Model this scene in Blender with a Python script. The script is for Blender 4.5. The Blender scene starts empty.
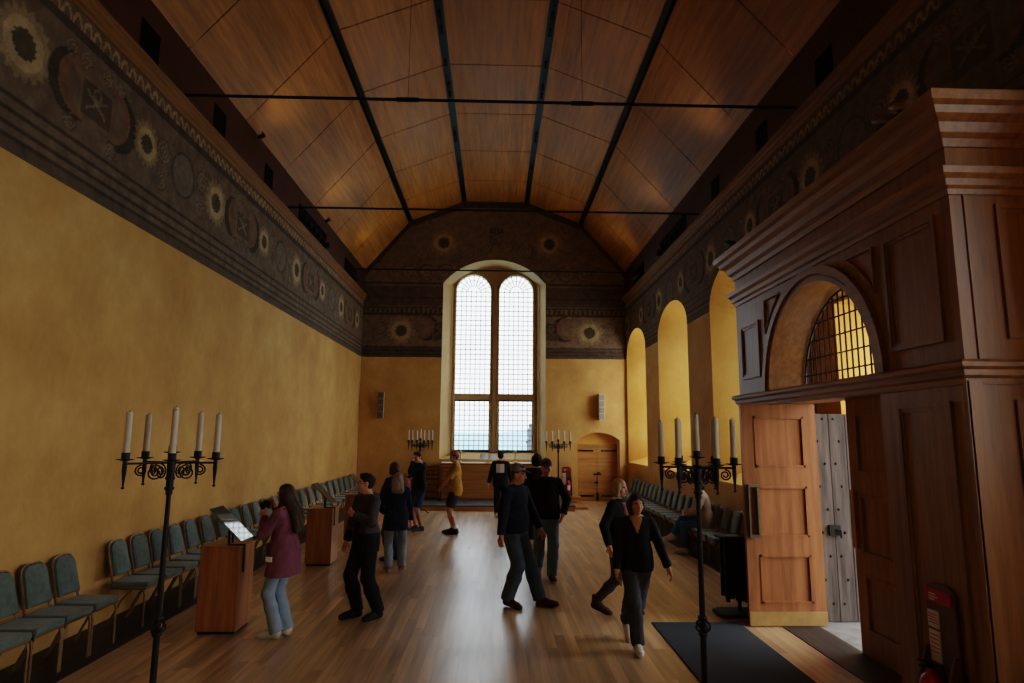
import bpy, bmesh, math, random
import numpy as np
from mathutils import Vector, Matrix
random.seed(7)
rng = np.random.default_rng(11)
sin, cos, pi = math.sin, math.cos, math.pi
scene = bpy.context.scene
COL = scene.collection

# ---------------------------------------------------------------- helpers
def tag(o, label=None, cat=None, group=None, kind=None):
    if label: o['label'] = label
    if cat: o['category'] = cat
    if group: o['group'] = group
    if kind: o['kind'] = kind
    return o

def empty(name, loc, rz=0.0):
    o = bpy.data.objects.new(name, None)
    o.empty_display_size = 0.1
    COL.objects.link(o)
    o.location = loc
    o.rotation_euler = (0, 0, rz)
    return o

def thing(name, label, cat, loc=(0, 0, 0), rz=0.0, group=None):
    return tag(empty(name, loc, rz), label, cat, group)

def link_mesh(name, me, mats, parent=None, smooth=False):
    o = bpy.data.objects.new(name, me)
    COL.objects.link(o)
    if not isinstance(mats, (list, tuple)): mats = [mats]
    for m in mats: me.materials.append(m)
    if smooth:
        me.polygons.foreach_set('use_smooth', [True] * len(me.polygons))
    if parent: o.parent = parent
    return o

def copy_tree(o, parent=None):
    c = o.copy()
    COL.objects.link(c)
    if parent: c.parent = parent
    for ch in [x for x in scene_children.get(o.name, o.children)]:
        copy_tree(ch, c)
    return c
scene_children = {}

class MB:
    """collects shapes into one mesh"""
    def __init__(s): s.v = []; s.f = []; s.mi = []; s.cur = 0
    def add(s, vs, fs):
        b = len(s.v); s.v += [tuple(p) for p in vs]
        for f in fs: s.f.append([b + i for i in f]); s.mi.append(s.cur)
    def box(s, x0, x1, y0, y1, z0, z1):
        s.add([(x0,y0,z0),(x1,y0,z0),(x1,y1,z0),(x0,y1,z0),(x0,y0,z1),(x1,y0,z1),(x1,y1,z1),(x0,y1,z1)],
              [(0,3,2,1),(4,5,6,7),(0,1,5,4),(1,2,6,5),(2,3,7,6),(3,0,4,7)])
        return s
    def bar(s, a, b, w, t, up=(0,0,1)):
        """rectangular bar from a to b: w across, t along up"""
        a = Vector(a); b = Vector(b); d = (b - a).normalized(); up = Vector(up)
        if abs(d.dot(up)) > .95: up = Vector((1,0,0)) if abs(d.x) < .8 else Vector((0,0,1))
        r = d.cross(up).normalized(); u = r.cross(d).normalized()
        q = []
        for p in (a, b):
            for sx, sy in ((-1,-1),(1,-1),(1,1),(-1,1)):
                q.append(p + r*(sx*w/2) + u*(sy*t/2))
        s.add(q, [(0,1,2,3),(7,6,5,4),(0,4,5,1),(1,5,6,2),(2,6,7,3),(3,7,4,0)])
        return s
    def tube(s, pts, r, n=8, closed=False, caps=True):
        pts = [Vector(p) for p in pts]; m = len(pts)
        rs = r if isinstance(r, (list, tuple)) else [r]*m
        prev = None; rings = []
        for i, p in enumerate(pts):
            if closed: d = (pts[(i+1) % m] - pts[i-1])
            elif i == 0: d = pts[1]-pts[0]
            elif i == m-1: d = pts[-1]-pts[-2]
            else: d = pts[i+1]-pts[i-1]
            d.normalize()
            if prev is None:
                x = d.orthogonal().normalized()
            else:
                x = (prev - d*prev.dot(d)).normalized()
            prev = x; y = d.cross(x)
            rings.append([p + x*(rs[i]*cos(2*pi*k/n)) + y*(rs[i]*sin(2*pi*k/n)) for k in range(n)])
        vs = [q for rg in rings for q in rg]; fs = []
        for i in range(m if closed else m-1):
            a = i*n; b = ((i+1) % m)*n
            for k in range(n): fs.append((a+k, a+(k+1)%n, b+(k+1)%n, b+k))
        if caps and not closed:
            fs.append(tuple(range(n-1,-1,-1))); fs.append(tuple((m-1)*n+k for k in range(n)))
        s.add(vs, fs); return s
    def lathe(s, prof, c=(0,0,0), n=16):
        """prof: (r,z) bottom to top about vertical axis at c"""
        vs = []; fs = []; m = len(prof)
        for r, z in prof:
            for k in range(n): vs.append((c[0]+r*cos(2*pi*k/n), c[1]+r*sin(2*pi*k/n), c[2]+z))
        for i in range(m-1):
            for k in range(n): fs.append((i*n+k, i*n+(k+1)%n, (i+1)*n+(k+1)%n, (i+1)*n+k))
        if prof[0][0] > 1e-4: fs.append(tuple(range(n-1,-1,-1)))
        if prof[-1][0] > 1e-4: fs.append(tuple((m-1)*n+k for k in range(n)))
        s.add(vs, fs); return s
    def prism(s, poly, axis, a, b):
        """extrude 2d poly along axis. axis x: poly=(y,z); y: (x,z); z: (x,y)"""
        def p3(u, v, t): return {'x':(t,u,v),'y':(u,t,v),'z':(u,v,t)}[axis]
        n = len(poly)
        vs = [p3(u,v,a) for u,v in poly]+[p3(u,v,b) for u,v in poly]
        fs = [tuple(range(n-1,-1,-1)), tuple(range(n,2*n))]
        for i in range(n): fs.append((i,(i+1)%n,n+(i+1)%n,n+i))
        s.add(vs, fs); return s
    def quad(s, a, b, c, d): s.add([a,b,c,d],[(0,1,2,3)]); return s
    def mesh(s, name, fix=True):
        me = bpy.data.meshes.new(name)
        me.from_pydata(s.v, [], s.f)
        if any(s.mi): me.polygons.foreach_set('material_index', s.mi)
        if fix:
            bm = bmesh.new(); bm.from_mesh(me)
            bmesh.ops.recalc_face_normals(bm, faces=bm.faces[:])
            bm.to_mesh(me); bm.free()
        me.update(); return me
    def build(s, name, mats, parent=None, smooth=False, bevel=0, fix=True):
        o = link_mesh(name, s.mesh(name, fix), mats, parent, False)
        if smooth:
            me = o.data
            me.polygons.foreach_set('use_smooth', [True]*len(me.polygons))
            try: me.set_sharp_from_angle(angle=math.radians(40))
            except Exception: pass
        if bevel:
            bm = bmesh.new(); bm.from_mesh(o.data)
            ed = [e for e in bm.edges if len(e.link_faces)==2 and e.calc_face_angle(0) > .6]
            bmesh.ops.bevel(bm, geom=ed, offset=bevel, segments=2, affect='EDGES', profile=.6)
            bm.to_mesh(o.data); bm.free()
        return o

def struct(o): o['kind'] = 'structure'; return o

# ---------------------------------------------------------------- materials
def s2l(c):
    return tuple(((x/255.)/12.92 if x/255. <= .04045 else ((x/255.+.055)/1.055)**2.4) for x in c)

class NT:
    def __init__(s, name):
        s.m = bpy.data.materials.new(name); s.m.use_nodes = True
        s.t = s.m.node_tree; s.n = s.t.nodes; s.l = s.t.links
        s.n.clear()
        s.out = s.n.new('ShaderNodeOutputMaterial')
        s.b = s.n.new('ShaderNodeBsdfPrincipled')
        s.l.new(s.b.outputs[0], s.out.inputs[0])
    def new(s, t, **k):
        n = s.n.new(t)
        for a, v in k.items():
            if a in n.inputs.keys(): n.inputs[a].default_value = v
            else: setattr(n, a, v)
        return n
    def link(s, a, b): s.l.new(a, b)
    def coords(s, scale=(1,1,1), rot=(0,0,0)):
        tc = s.n.new('ShaderNodeTexCoord'); mp = s.n.new('ShaderNodeMapping')
        mp.inputs['Scale'].default_value = scale; mp.inputs['Rotation'].default_value = rot
        s.l.new(tc.outputs['Object'], mp.inputs['Vector']); return mp.outputs[0]
    def noise(s, vec, scale, detail=4, rough=.55):
        n = s.n.new('ShaderNodeTexNoise'); n.inputs['Scale'].default_value = scale
        n.inputs['Detail'].default_value = detail; n.inputs['Roughness'].default_value = rough
        if vec is not None: s.l.new(vec, n.inputs['Vector'])
        return n.outputs['Fac']
    def ramp(s, fac, stops):
        r = s.n.new('ShaderNodeValToRGB'); e = r.color_ramp.elements
        while len(e) < len(stops): e.new(.5)
        for i, (p, c) in enumerate(stops): e[i].position = p; e[i].color = (*c, 1)
        s.l.new(fac, r.inputs[0]); return r.outputs[0]
    def mix(s, fac, a, b, mode='MIX'):
        m = s.n.new('ShaderNodeMix'); m.data_type = 'RGBA'; m.blend_type = mode
        for i, v in ((0, fac), (6, a), (7, b)):
            if hasattr(v, 'is_linked'): s.l.new(v, m.inputs[i])
            else: m.inputs[i].default_value = (*v, 1) if isinstance(v, tuple) else v
        return m.outputs[2]
    def math(s, op, a, b=0.0):
        m = s.n.new('ShaderNodeMath'); m.operation = op
        for i, v in ((0,a),(1,b)):
            if hasattr(v, 'is_linked'): s.l.new(v, m.inputs[i])
            else: m.inputs[i].default_value = v
        return m.outputs[0]
    def bump(s, h, strength=.3, dist=.01):
        b = s.n.new('ShaderNodeBump'); b.inputs['Strength'].default_value = strength
        b.inputs['Distance'].default_value = dist
        s.l.new(h, b.inputs['Height']); s.l.new(b.outputs[0], s.b.inputs['Normal'])
    def color(s, c):
        if hasattr(c, 'is_linked'): s.l.new(c, s.b.inputs['Base Color'])
        else: s.b.inputs['Base Color'].default_value = (*c, 1)
    def set(s, rough=.6, metal=0, spec=.5):
        s.b.inputs['Roughness'].default_value = rough; s.b.inputs['Metallic'].default_value = metal
        s.b.inputs['Specular IOR Level'].default_value = spec; return s

def plain(name, c, rough=.6, metal=0., spec=.4, var=.12, scale=30, bump=0.):
    k = NT(name); k.set(rough, metal, spec); c = s2l(c)
    v = k.noise(k.coords(), scale, 3)
    k.color(k.ramp(v, [(.3, tuple(x*(1-var) for x in c)), (.7, tuple(min(1,x*(1+var)) for x in c))]))
    if bump: k.bump(v, bump, .004)
    return k.m

def wood(name, dark, light, axis='z', plank=0., plen=0., rough=.45, spec=.4, across='x', grain=1., gap=True, var=.35, bump=.06):
    """oak: grain runs along axis; optional planks of width 'plank' across 'across'"""
    k = NT(name); k.set(rough, 0, spec)
    st = {'x':(.6,9,9),'y':(9,.6,9),'z':(9,9,.6)}[axis]
    co = k.coords(); sep = k.new('ShaderNodeSeparateXYZ'); k.link(co, sep.inputs[0])
    ia = 'xyz'.index(axis); ic = 'xyz'.index(across)
    d, l = s2l(dark), s2l(light)
    vec = k.coords(st)
    pid = None
    if plank:
        row = k.math('FLOOR', k.math('DIVIDE', sep.outputs[ic], plank))
        wn = k.new('ShaderNodeTexWhiteNoise', noise_dimensions='1D'); k.link(row, wn.inputs['W'])
        if plen:
            sh = k.math('ADD', k.math('DIVIDE', sep.outputs[ia], plen), k.math('MULTIPLY', wn.outputs['Value'], 7.3))
            cell = k.math('ADD', k.math('FLOOR', sh), k.math('MULTIPLY', row, 37.17))
            w2 = k.new('ShaderNodeTexWhiteNoise', noise_dimensions='1D'); k.link(cell, w2.inputs['W'])
            pid = w2.outputs['Value']
        else: pid = wn.outputs['Value']
        add = k.new('ShaderNodeVectorMath', operation='ADD'); k.link(vec, add.inputs[0])
        cmb = k.new('ShaderNodeCombineXYZ')
        for i in range(3): k.link(k.math('MULTIPLY', pid, 41.0+9*i), cmb.inputs[i])
        k.link(cmb.outputs[0], add.inputs[1]); vec = add.outputs[0]
    g = k.noise(vec, 1.6*grain, 2 if plen else 6, .5)
    fine = k.noise(vec, (4 if plen else 9)*grain, 1 if plen else 3, .5)
    g2 = k.math('ADD', k.math('MULTIPLY', g, .9 if plen else .75), k.math('MULTIPLY', fine, .1 if plen else .25))
    c = k.ramp(g2, [(.25, d), (.75, l)] if plen else [(.34, d), (.66, l)])
    if pid is not None:
        sc = k.math('ADD', k.math('MULTIPLY', pid, var*2), 1-var)
        cc = k.new('ShaderNodeCombineXYZ')
        for i in range(3): k.link(sc, cc.inputs[i])
        c = k.mix(1.0, c, cc.outputs[0], 'MULTIPLY')
        if gap:
            fr = k.math('FRACT', k.math('DIVIDE', sep.outputs[ic], plank))
            e = k.math('LESS_THAN', fr, .06)
            if plen:
                pass
            c = k.mix(k.math('MULTIPLY', e, .22), c, tuple(x*.25 for x in d))
    k.color(c)
    if bump: k.bump(g2, bump, .01)
    big = k.noise(co, .7, 3)
    r = k.math('ADD', k.math('MULTIPLY', g, 0.0 if plen else .18), k.math('ADD', k.math('MULTIPLY', big, .16), rough-(.08 if plen else .17)))
    k.link(r, k.b.inputs['Roughness'])
    return k.m

def plaster(name, c1, c2, c3, ledge=None):
    k = NT(name); k.set(.85, 0, .25)
    co = k.coords()
    a = k.noise(co, .55, 7, .62); b = k.noise(co, 3.2, 6, .65); f = k.noise(k.coords((1,1,.45)), 14, 5, .6)
    c = k.ramp(a, [(.32, s2l(c1)), (.5, s2l(c2)), (.68, s2l(c3))])
    c = k.mix(k.ramp(b, [(.35, (0,0,0)), (.75, (.5,.5,.5))]), c, s2l(c1))
    c = k.mix(k.ramp(f, [(.45, (0,0,0)), (.8, (.22,.22,.22))]), c, s2l(c3))
    k.color(c)
    h = k.math('ADD', k.math('MULTIPLY', b, .6), k.math('MULTIPLY', f, .4))
    k.bump(h, .5, .02)
    return k.m

M = {}
M['plaster'] = plaster('ochre_plaster', (178,132,72), (200,156,90), (214,176,112))
M['reveal'] = plaster('yellow_plaster', (212,156,70), (224,172,86), (234,188,106))
M['nave'] = plaster('pale_window_plaster', (170,138,90), (188,156,106), (200,170,122))
M['floor'] = wood('oak_floor', (140,108,76), (208,172,132), 'y', .11, 1.7, .31, .7, 'x', .7, var=.22, bump=0)
M['ceil'] = wood('ceiling_veneer', (146,94,36), (184,128,58), 'y', .32, 0, .5, .2, 'x', .8, gap=False, var=.13, bump=.03)
M['porch'] = wood('porch_oak', (120,82,46), (158,114,66), 'z', 0, 0, .42, .45)
M['porch_h'] = wood('porch_oak_rail', (120,82,46), (162,116,68), 'y', 0, 0, .40, .45)
M['porch_x'] = wood('porch_oak_side', (118,76,40), (160,108,60), 'x', 0, 0, .42, .45)
M['leaf'] = wood('door_oak', (130,80,48), (172,114,72), 'z', 0, 0, .42, .45)
M['oldoak'] = wood('weathered_oak', (70,64,62), (112,104,100), 'z', .21, 0, .75, .2, 'x', 1.4, var=.12)
M['plinth'] = wood('plinth_oak', (132,80,42), (176,116,66), 'z', .2, 0, .4, .45, 'x', var=.12)
M['altar'] = wood('altar_oak', (150,98,48), (190,134,74), 'x', 0, 0, .45, .4)
M['fardoor'] = wood('plank_door', (156,106,54), (188,136,74), 'x', .14, 0, .5, .35, 'z', var=.08)
M['band'] = wood('stained_board', (58,30,18), (84,46,28), 'y', 0, 0, .5, .35)
M['cornice'] = wood('cornice_oak', (116,80,42), (150,106,58), 'y', 0, 0, .55, .3)
M['chairwood'] = wood('chair_wood', (110,66,34), (146,92,50), 'z', 0, 0, .45, .4)
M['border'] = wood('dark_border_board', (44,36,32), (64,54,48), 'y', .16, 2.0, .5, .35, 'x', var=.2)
M['redbox'] = plain('backboard_varnish', (104,66,40), .45, 0, .4)
M['iron'] = plain('black_iron', (26,25,25), .5, .4, .4)
M['track'] = plain('black_track', (16,15,15), .5, .2, .4)
M['void'] = plain('dark_recess', (8,7,7), .9, 0, .1)
M['candle'] = plain('ivory_wax', (186,174,152), .5, 0, .5, .04)
M['wick'] = plain('burnt_wick', (50,46,42), .9)
M['chrome'] = plain('polished_steel', (120,116,108), .4, .8, .5)
M['bronze'] = plain('bronze_tube', (128,100,68), .45, .6, .5)
M['brass'] = plain('brass_plate', (176,140,78), .4, .6, .5)
M['greenbrass'] = plain('green_patina_plate', (104,106,84), .5, .5, .4, .25, 12)
M['velvet'] = plain('green_velvet', (88,102,95), .75, 0, .4, .22, 18, .2)
for n_ in M['velvet'].node_tree.nodes:
    if n_.type == 'BSDF_PRINCIPLED': n_.inputs['Sheen Weight'].default_value = .2
M['mat'] = plain('charcoal_matting', (62,64,68), .95, 0, .15, .2, 160, .4)
M['stone'] = plain('stone_step', (128,126,124), .75, 0, .3, .18, 7, .2)
M['lead'] = plain('leading', (60,60,62), .6, .3, .3)
M['winframe'] = plain('window_stone', (182,154,112), .85, 0, .2, .12, 6, .2)
M['saddle'] = plain('dark_window_bar', (50,44,38), .6, .1, .3)
M['cloth_white'] = plain('white_linen', (226,222,210), .8, 0, .2, .04)
M['paper'] = plain('paper', (226,226,222), .7, 0, .3, .04)
M['speaker'] = plain('speaker_grey', (164,148,118), .5, .2, .4, .06, 60)
M['red'] = plain('red_enamel', (176,24,28), .35, 0, .5, .05)
M['darkgrey'] = plain('dark_grey_board', (66,66,68), .6, 0, .3)
M['sign_white'] = plain('sign_white', (214,210,204), .5, 0, .4, .03)
M['rubber'] = plain('black_rubber', (20,20,21), .7, 0, .3)

def glass_sheet(name, tint=(.93,.97,1.), gl=.06):
    k = NT(name); n = k.n; k.n.remove(k.b)
    tr = n.new('ShaderNodeBsdfTransparent'); tr.inputs[0].default_value = (*tint, 1)
    g = n.new('ShaderNodeBsdfGlossy'); g.inputs['Roughness'].default_value = .08
    mx = n.new('ShaderNodeMixShader'); mx.inputs[0].default_value = gl
    k.link(tr.outputs[0], mx.inputs[1]); k.link(g.outputs[0], mx.inputs[2]); k.link(mx.outputs[0], k.out.inputs[0])
    return k.m
M['glass'] = glass_sheet('window_glass')
def panel_glass():
    k = NT('reading_panel_glass'); k.set(.04, 0, .6)
    k.b.inputs['Coat Weight'].default_value = .3; k.b.inputs['Coat Roughness'].default_value = .03
    k.color(k.ramp(k.noise(k.coords(), 40, 2), [(.4, s2l((52,64,60))), (.6, s2l((72,84,78)))]))
    return k.m
M['panelglass'] = panel_glass()
def vcol():
    k = NT('wall_painting'); k.set(.85, 0, .2)
    a = k.new('ShaderNodeAttribute', attribute_name='paint')
    n = k.noise(k.coords(), 6, 6, .65)
    c = k.mix(1.0, a.outputs['Color'], k.ramp(n, [(.3,(.62,.60,.58)),(.7,(1.15,1.12,1.08))]), 'MULTIPLY')
    k.color(c); k.bump(n, .3, .01)
    return k.m
M['paint'] = vcol()
# ---------------------------------------------------------------- the hall
XL, XR, YF, YB = -4.45, 4.35, 20.8, -7.4
BAND = 4.66                                     # bottom of the painted frieze
ROOF = [(XL,7.6),(-2.98,9.35),(-1.15,10.08),(1.0,10.08),(2.87,9.34),(XR,7.68)]
def roof_z(x):
    return np.interp(x, [p[0] for p in ROOF], [p[1] for p in ROOF])

# ---- wall painting: colours worked out point by point on the plaster grid
def lin(c): return np.array(s2l(c))
class Paint:
    def __init__(s, U, Z, base):
        s.U = U; s.Z = Z; s.C = np.empty((len(U), 3)); s.C[:] = lin(base)
        n = np.zeros(len(U))
        for f, a in ((1.3,.5),(3.1,.3),(7.7,.2)):
            ph = rng.random(4)*6.3
            n += a*np.sin(f*U*1.1+ph[0]+1.7*np.sin(f*Z*.9+ph[1]))*np.cos(f*Z+ph[2]+np.sin(f*U*.7+ph[3]))
        s.C *= (1+.16*n)[:,None]
    def fill(s, m, c, a=1.0):
        m = m.astype(float)*a; s.C = s.C*(1-m[:,None]) + lin(c)*m[:,None]
    def stripe(s, z0, z1, c, a=1.0): s.fill((s.Z>=z0)&(s.Z<z1), c, a)
    def polar(s, u, z): 
        du = s.U-u; dz = s.Z-z; return np.hypot(du,dz), np.arctan2(dz,du)
    def sun(s, u, z, r):
        R, T = s.polar(u, z); ray = r*(1+.26*np.abs(((T*9/pi) % 1)-.5)*2)
        s.fill(R < ray*1.12, (176,150,98), .6); s.fill(R < r*.95, (206,180,122), .65)
        s.fill(R < r*.56*(1+.08*np.sin(T*13)), (44,48,36), .92)
        s.fill((R < r*.5) & (np.sin(R*60+T*5) > .5), (74,76,54), .5)
    def spiral(s, u, z, r, flip=1, c=(150,134,108), turns=2.2):
        R, T = s.polar(u, z); t = (R/r*turns - flip*T/(2*pi)) % 1
        s.fill((R<r)&(np.abs(t-.5)<.16), c, .75); s.fill((R<r)&(np.abs(t-.5)>.4), (46,36,30), .5)
        s.fill((R>=r)&(R<r*1.1), (56,42,34), .6)
    def crescent(s, u, z, r, side=1):
        R, T = s.polar(u, z); R2, _ = s.polar(u+side*r*.32, z+.03)
        m = (R<r)&(R2>r*.92); s.fill(m, (36,28,26), .9)
        R3,_ = s.polar(u+side*r*.5, z+.02)
        s.fill((R<r*.98)&(R2<r*.92)&(R3>r*.72), (134,88,52), .7)
    def cart(s, u, z, w, h):
        a = np.abs(s.U-u); b = np.abs(s.Z-z)
        s.fill((a<w)&(b<h), (132,104,66), .6); s.fill((a<w-.05)&(b<h-.05), (66,52,46), .85)
        s.fill((np.abs((s.U-u)*h/w*.7+(s.Z-z))<.018)&(a<w*.6), (150,136,100), .8)
        s.fill((np.abs((s.U-u)*h/w*.7-(s.Z-z))<.018)&(a<w*.6), (150,136,100), .6)
        R,_ = s.polar(u, z+h*.45); s.fill((R<.08)&(R>.05), (140,128,96), .7)
    def medal(s, u, z, r):
        R, T = s.polar(u, z); s.fill(R<r, (120,108,96), .8); s.fill((R<r)&(R>r*.88), (58,46,38), .8)
        s.fill((R<r*.55)&(np.sin(R*40)>.2), (98,86,76), .5)
    def rope(s, z0, z1, per=.17):
        h = z1-z0; s.stripe(z0, z1, (108,80,50), .9)
        t = (s.U/per) % 1; q = (s.Z-z0)/h
        arc = np.abs(np.hypot((t-.5)*2, q*1.15)-.75) < .16
        s.fill(arc&(s.Z>z0)&(s.Z<z1), (186,160,112), .85)
    def scroll(s, u0, u1, z, r):
        n = max(1, int((u1-u0)/(2.3*r)))
        for i in range(n):
            uu = u0+(i+.5)*(u1-u0)/n
            s.spiral(uu, z+(-1)**i*r*.12, r*.9, (-1)**i, turns=1.9)
def frieze(P, z0, z1, phase=0.0, small=1.0):
    """side-wall frieze: stripes below, then the grotesque band, dark line, rope moulding"""
    P.stripe(z0, z0+.14, (62,50,40), .8); P.stripe(z0+.14, z1, (96,76,54), .7)
    for q in (.13,.24,.37,.5): P.stripe(z0+q, z0+q+.028, (42,33,28), .9)
    P.stripe(z0+.3, z0+.34, (124,100,66), .6)
    zc = (z1+5.2)/2
    u = 5.55-phase; k = 0
    while u < YF+1:
        P.sun(u, zc, .27); P.spiral(u-.42, zc+.28, .1); P.spiral(u-.4, zc-.3, .09,-1)
        P.crescent(u+.68, zc, .36, 1); P.crescent(u+1.5, zc, .36, -1)
        P.cart(u+1.09, zc-.02, .3, .25)
        for q in (.62,.86,1.24,1.48): P.spiral(u+q, zc+.38, .085, 1 if q<1 else -1)
        for q in (.7,1.4): P.spiral(u+q, zc-.4, .09, -1 if q<1 else 1)
        P.sun(u+2.1, zc+.02, .22)
        P.medal(u+3.05, zc, .33)
        for q in (2.5,3.6): 
            P.spiral(u+q, zc+.12, .16, 1 if q<3 else -1, turns=2.6); P.spiral(u+q, zc-.3, .12, -1 if q<3 else 1)
        u += 4.1
    P.stripe(z1, z1+.1, (34,25,22), .9)
    P.rope(z1+.1, z1+.3)

def col_grid(cols, lo, hi, dz, to3):
    """vertical strips of plaster: at each column a run of points from lo to hi"""
    nmax = max(2, int(math.ceil(max(h-l for l,h in zip(lo,hi))/dz)))
    t = np.linspace(0,1,nmax+1)
    lo = np.array(lo); hi = np.array(hi); cols = np.array(cols)
    Z = lo[:,None]+(hi-lo)[:,None]*t[None,:]; U = np.repeat(cols[:,None], nmax+1, 1)
    idx = np.arange(U.size).reshape(U.shape)
    F = np.stack([idx[:-1,:-1],idx[1:,:-1],idx[1:,1:],idx[:-1,1:]],-1).reshape(-1,4)
    return U.ravel(), Z.ravel(), F

def painted(name, parts, to3, paintfn, kind=True):
    Us=[];Zs=[];Fs=[];b=0
    for U,Z,F in parts:
        Us.append(U);Zs.append(Z);Fs.append(F+b);b+=len(U)
    U=np.concatenate(Us);Z=np.concatenate(Zs);F=np.concatenate(Fs)
    me = bpy.data.meshes.new(name)
    me.from_pydata([to3(u,z) for u,z in zip(U.tolist(),Z.tolist())],[],F.tolist())
    C = np.clip(paintfn(U,Z),0,1); mean = lin((116,98,76)); C = .25*mean+.8*C; g = C.mean(1,keepdims=True); C = .2*g+.8*C
    at = me.color_attributes.new('paint','FLOAT_COLOR','POINT')
    at.data.foreach_set('color', np.concatenate([C,np.ones((len(C),1))],1).astype(np.float32).ravel())
    o = link_mesh(name, me, M['paint'])
    return struct(o)
def wall_sheet(name, parts, to3, mat):
    b = MB()
    for U,Z,F in parts: b.add([to3(u,z) for u,z in zip(U.tolist(),Z.tolist())], F.tolist())
    return struct(b.build(name, mat, fix=False))

# floor, with the dark border boards along both walls
b = MB(); b.box(XL-.1, XR+.1, YB, YF+.6, -.12, 0)
struct(b.build('floor', M['floor']))
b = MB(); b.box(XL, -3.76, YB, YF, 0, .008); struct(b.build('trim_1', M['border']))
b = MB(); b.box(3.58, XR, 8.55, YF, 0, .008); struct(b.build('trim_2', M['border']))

# left wall
toL = lambda u,z:(XL,u,z)
wall_sheet('wall_left', [col_grid([YB,YF],[0,0],[BAND+.1,BAND+.1],5,toL)], toL, M['plaster'])
cols = np.arange(4.6, YF+.01, .022); cols[-1]=YF
def pl(U,Z):
    P=Paint(U,Z,(150,128,104)); frieze(P,BAND,6.27); return P.C
painted('trim_3', [col_grid(cols,[BAND]*len(cols),[6.58]*len(cols),.022,toL)], lambda u,z:(XL+.001,u,z), pl)
b = MB(); b.box(XL-.04, XL, YB, 4.6, BAND, 6.58); struct(b.build('trim_4', plain('plain_frieze_plaster',(96,80,62),.85)))
# moulded cornices and the dark stained boards above them
prof = [(0,6.56),(.025,6.56),(.03,6.6),(.05,6.615),(.05,6.66),(.075,6.68),(.08,6.72),(.1,6.73),(.1,6.77),(0,6.8)]
b = MB(); b.prism([(XL+x,z) for x,z in prof],'y',YB,YF); struct(b.build('cornice_left', M['cornice']))
b = MB(); b.prism([(XR-x,z) for x,z in prof],'y',YB,YF); struct(b.build('cornice_right', M['cornice']))
b = MB(); b.box(XL-.06, XL+.0, YB, YF, 6.7, 7.66); struct(b.build('trim_5', M['band']))
b = MB(); b.box(XR, XR+.06, YB, YF, 6.7, 7.74); struct(b.build('trim_6', M['band']))

# right wall: round-headed window recesses and the doorway behind the porch
WIN = [19.4, 15.36, 11.22, 1.9, -2.2, -6.0]; WH = 1.3; SPR, RISE, SILL = 4.72, .75, 1.3
def arch_r(y, c): return SPR + RISE*math.sqrt(max(0,1-((y-c)/WH)**2))
toR = lambda u,z:(XR,u,z)
parts=[]; edges=[YB]
for c in sorted(WIN):
    a0=max(c-WH,YB+.05); parts.append(col_grid([edges[-1],a0],[0,0],[BAND,BAND],5,toR))
    parts.append(col_grid([a0,min(c+WH,YF-.02)],[0,0],[SILL,SILL],5,toR)); edges.append(min(c+WH,YF-.02))
parts.append(col_grid([edges[-1],YF],[0,0],[BAND,BAND],5,toR))
# cut the doorway out of the run between windows 1.9 and 11.22
DY0, DY1, DZ = 5.6, 7.85, 3.85
fixed=[]
for U,Z,F in parts:
    if U.min() < DY0 < U.max() and Z.max() > 4:
        a,c = U.min(),U.max()
        fixed += [col_grid([a,DY0],[0,0],[BAND,BAND],5,toR), col_grid([DY0,DY1],[DZ,DZ],[BAND,BAND],5,toR), col_grid([DY1,c],[0,0],[BAND,BAND],5,toR)]
    else: fixed.append((U,Z,F))
wall_sheet('wall_right', fixed, toR, M['plaster'])
def cols_with_windows(a, b_, step):
    ys = set(np.round(np.arange(a,b_,step),4).tolist()+[b_])
    for c in WIN:
        for k in np.linspace(-1,1,41):
            y = c+WH*math.sin(k*pi/2)
            if a<y<b_: ys.add(y)
    return sorted(ys)
cols = cols_with_windows(4.4, YF, .024)
lo = []
for y in cols:
    z = BAND
    for c in WIN:
        if abs(y-c) <= WH+1e-6: z = max(z, arch_r(y,c))
    lo.append(z)
def pr(U,Z):
    P=Paint(U,Z,(150,128,104)); frieze(P,BAND,6.27,1.4); return P.C
painted('trim_7', [col_grid(cols,lo,[6.58]*len(cols),.024,toR)], lambda u,z:(XR-.001,u,z), pr)
cols = cols_with_windows(YB, 4.4, .3); lo=[]
for y in cols:
    z = BAND
    for c in WIN:
        if abs(y-c) <= WH+1e-6: z = max(z, arch_r(y,c))
    lo.append(z)
b = MB(); U,Z,F = col_grid(cols,lo,[6.58]*len(cols),3,toR)
b.add([(XR-.001,u,z) for u,z in zip(U,Z)],F.tolist()); struct(b.build('trim_8', bpy.data.materials['plain_frieze_plaster'], fix=False))

def leaded(parent, x0, x1, z0, zs, y, px, pz, to, r=.013, fan=True):
    """lead cames of one light; arched above zs"""
    b = MB(); h=(x1-x0)/2; cx=(x0+x1)/2
    def top(x): return zs + (math.sqrt(max(0,h*h-(x-cx)**2)) if fan else 0)
    nx=int(round((x1-x0)/px)); zlim = zs
    for i in range(1,nx):
        x=x0+(x1-x0)*i/nx; b.bar(to(x,z0),to(x,zlim+(.06 if fan else 0)),r*2,r*2,(1,0,.001))
    nz=int(round((zlim-z0)/pz))
    for j in range(1,nz+1):
        z=z0+(zlim-z0)*j/nz; b.bar(to(x0,z),to(x1,z),r*2,r*2,(1,.001,0))
    if fan:
        for q in (.36,.7):
            b.tube([to(cx+h*q*cos(a),zs+h*q*sin(a)) for a in np.linspace(0,pi,17)], r, 4)
        for a in np.linspace(0,pi,11):
            b.bar(to(cx+h*.36*cos(a),zs+h*.36*sin(a)),to(cx+h*cos(a),zs+h*sin(a)),r*2,r*2,(.3,.9,.2))
    return b.build('leading', M['lead'], parent)
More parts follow.
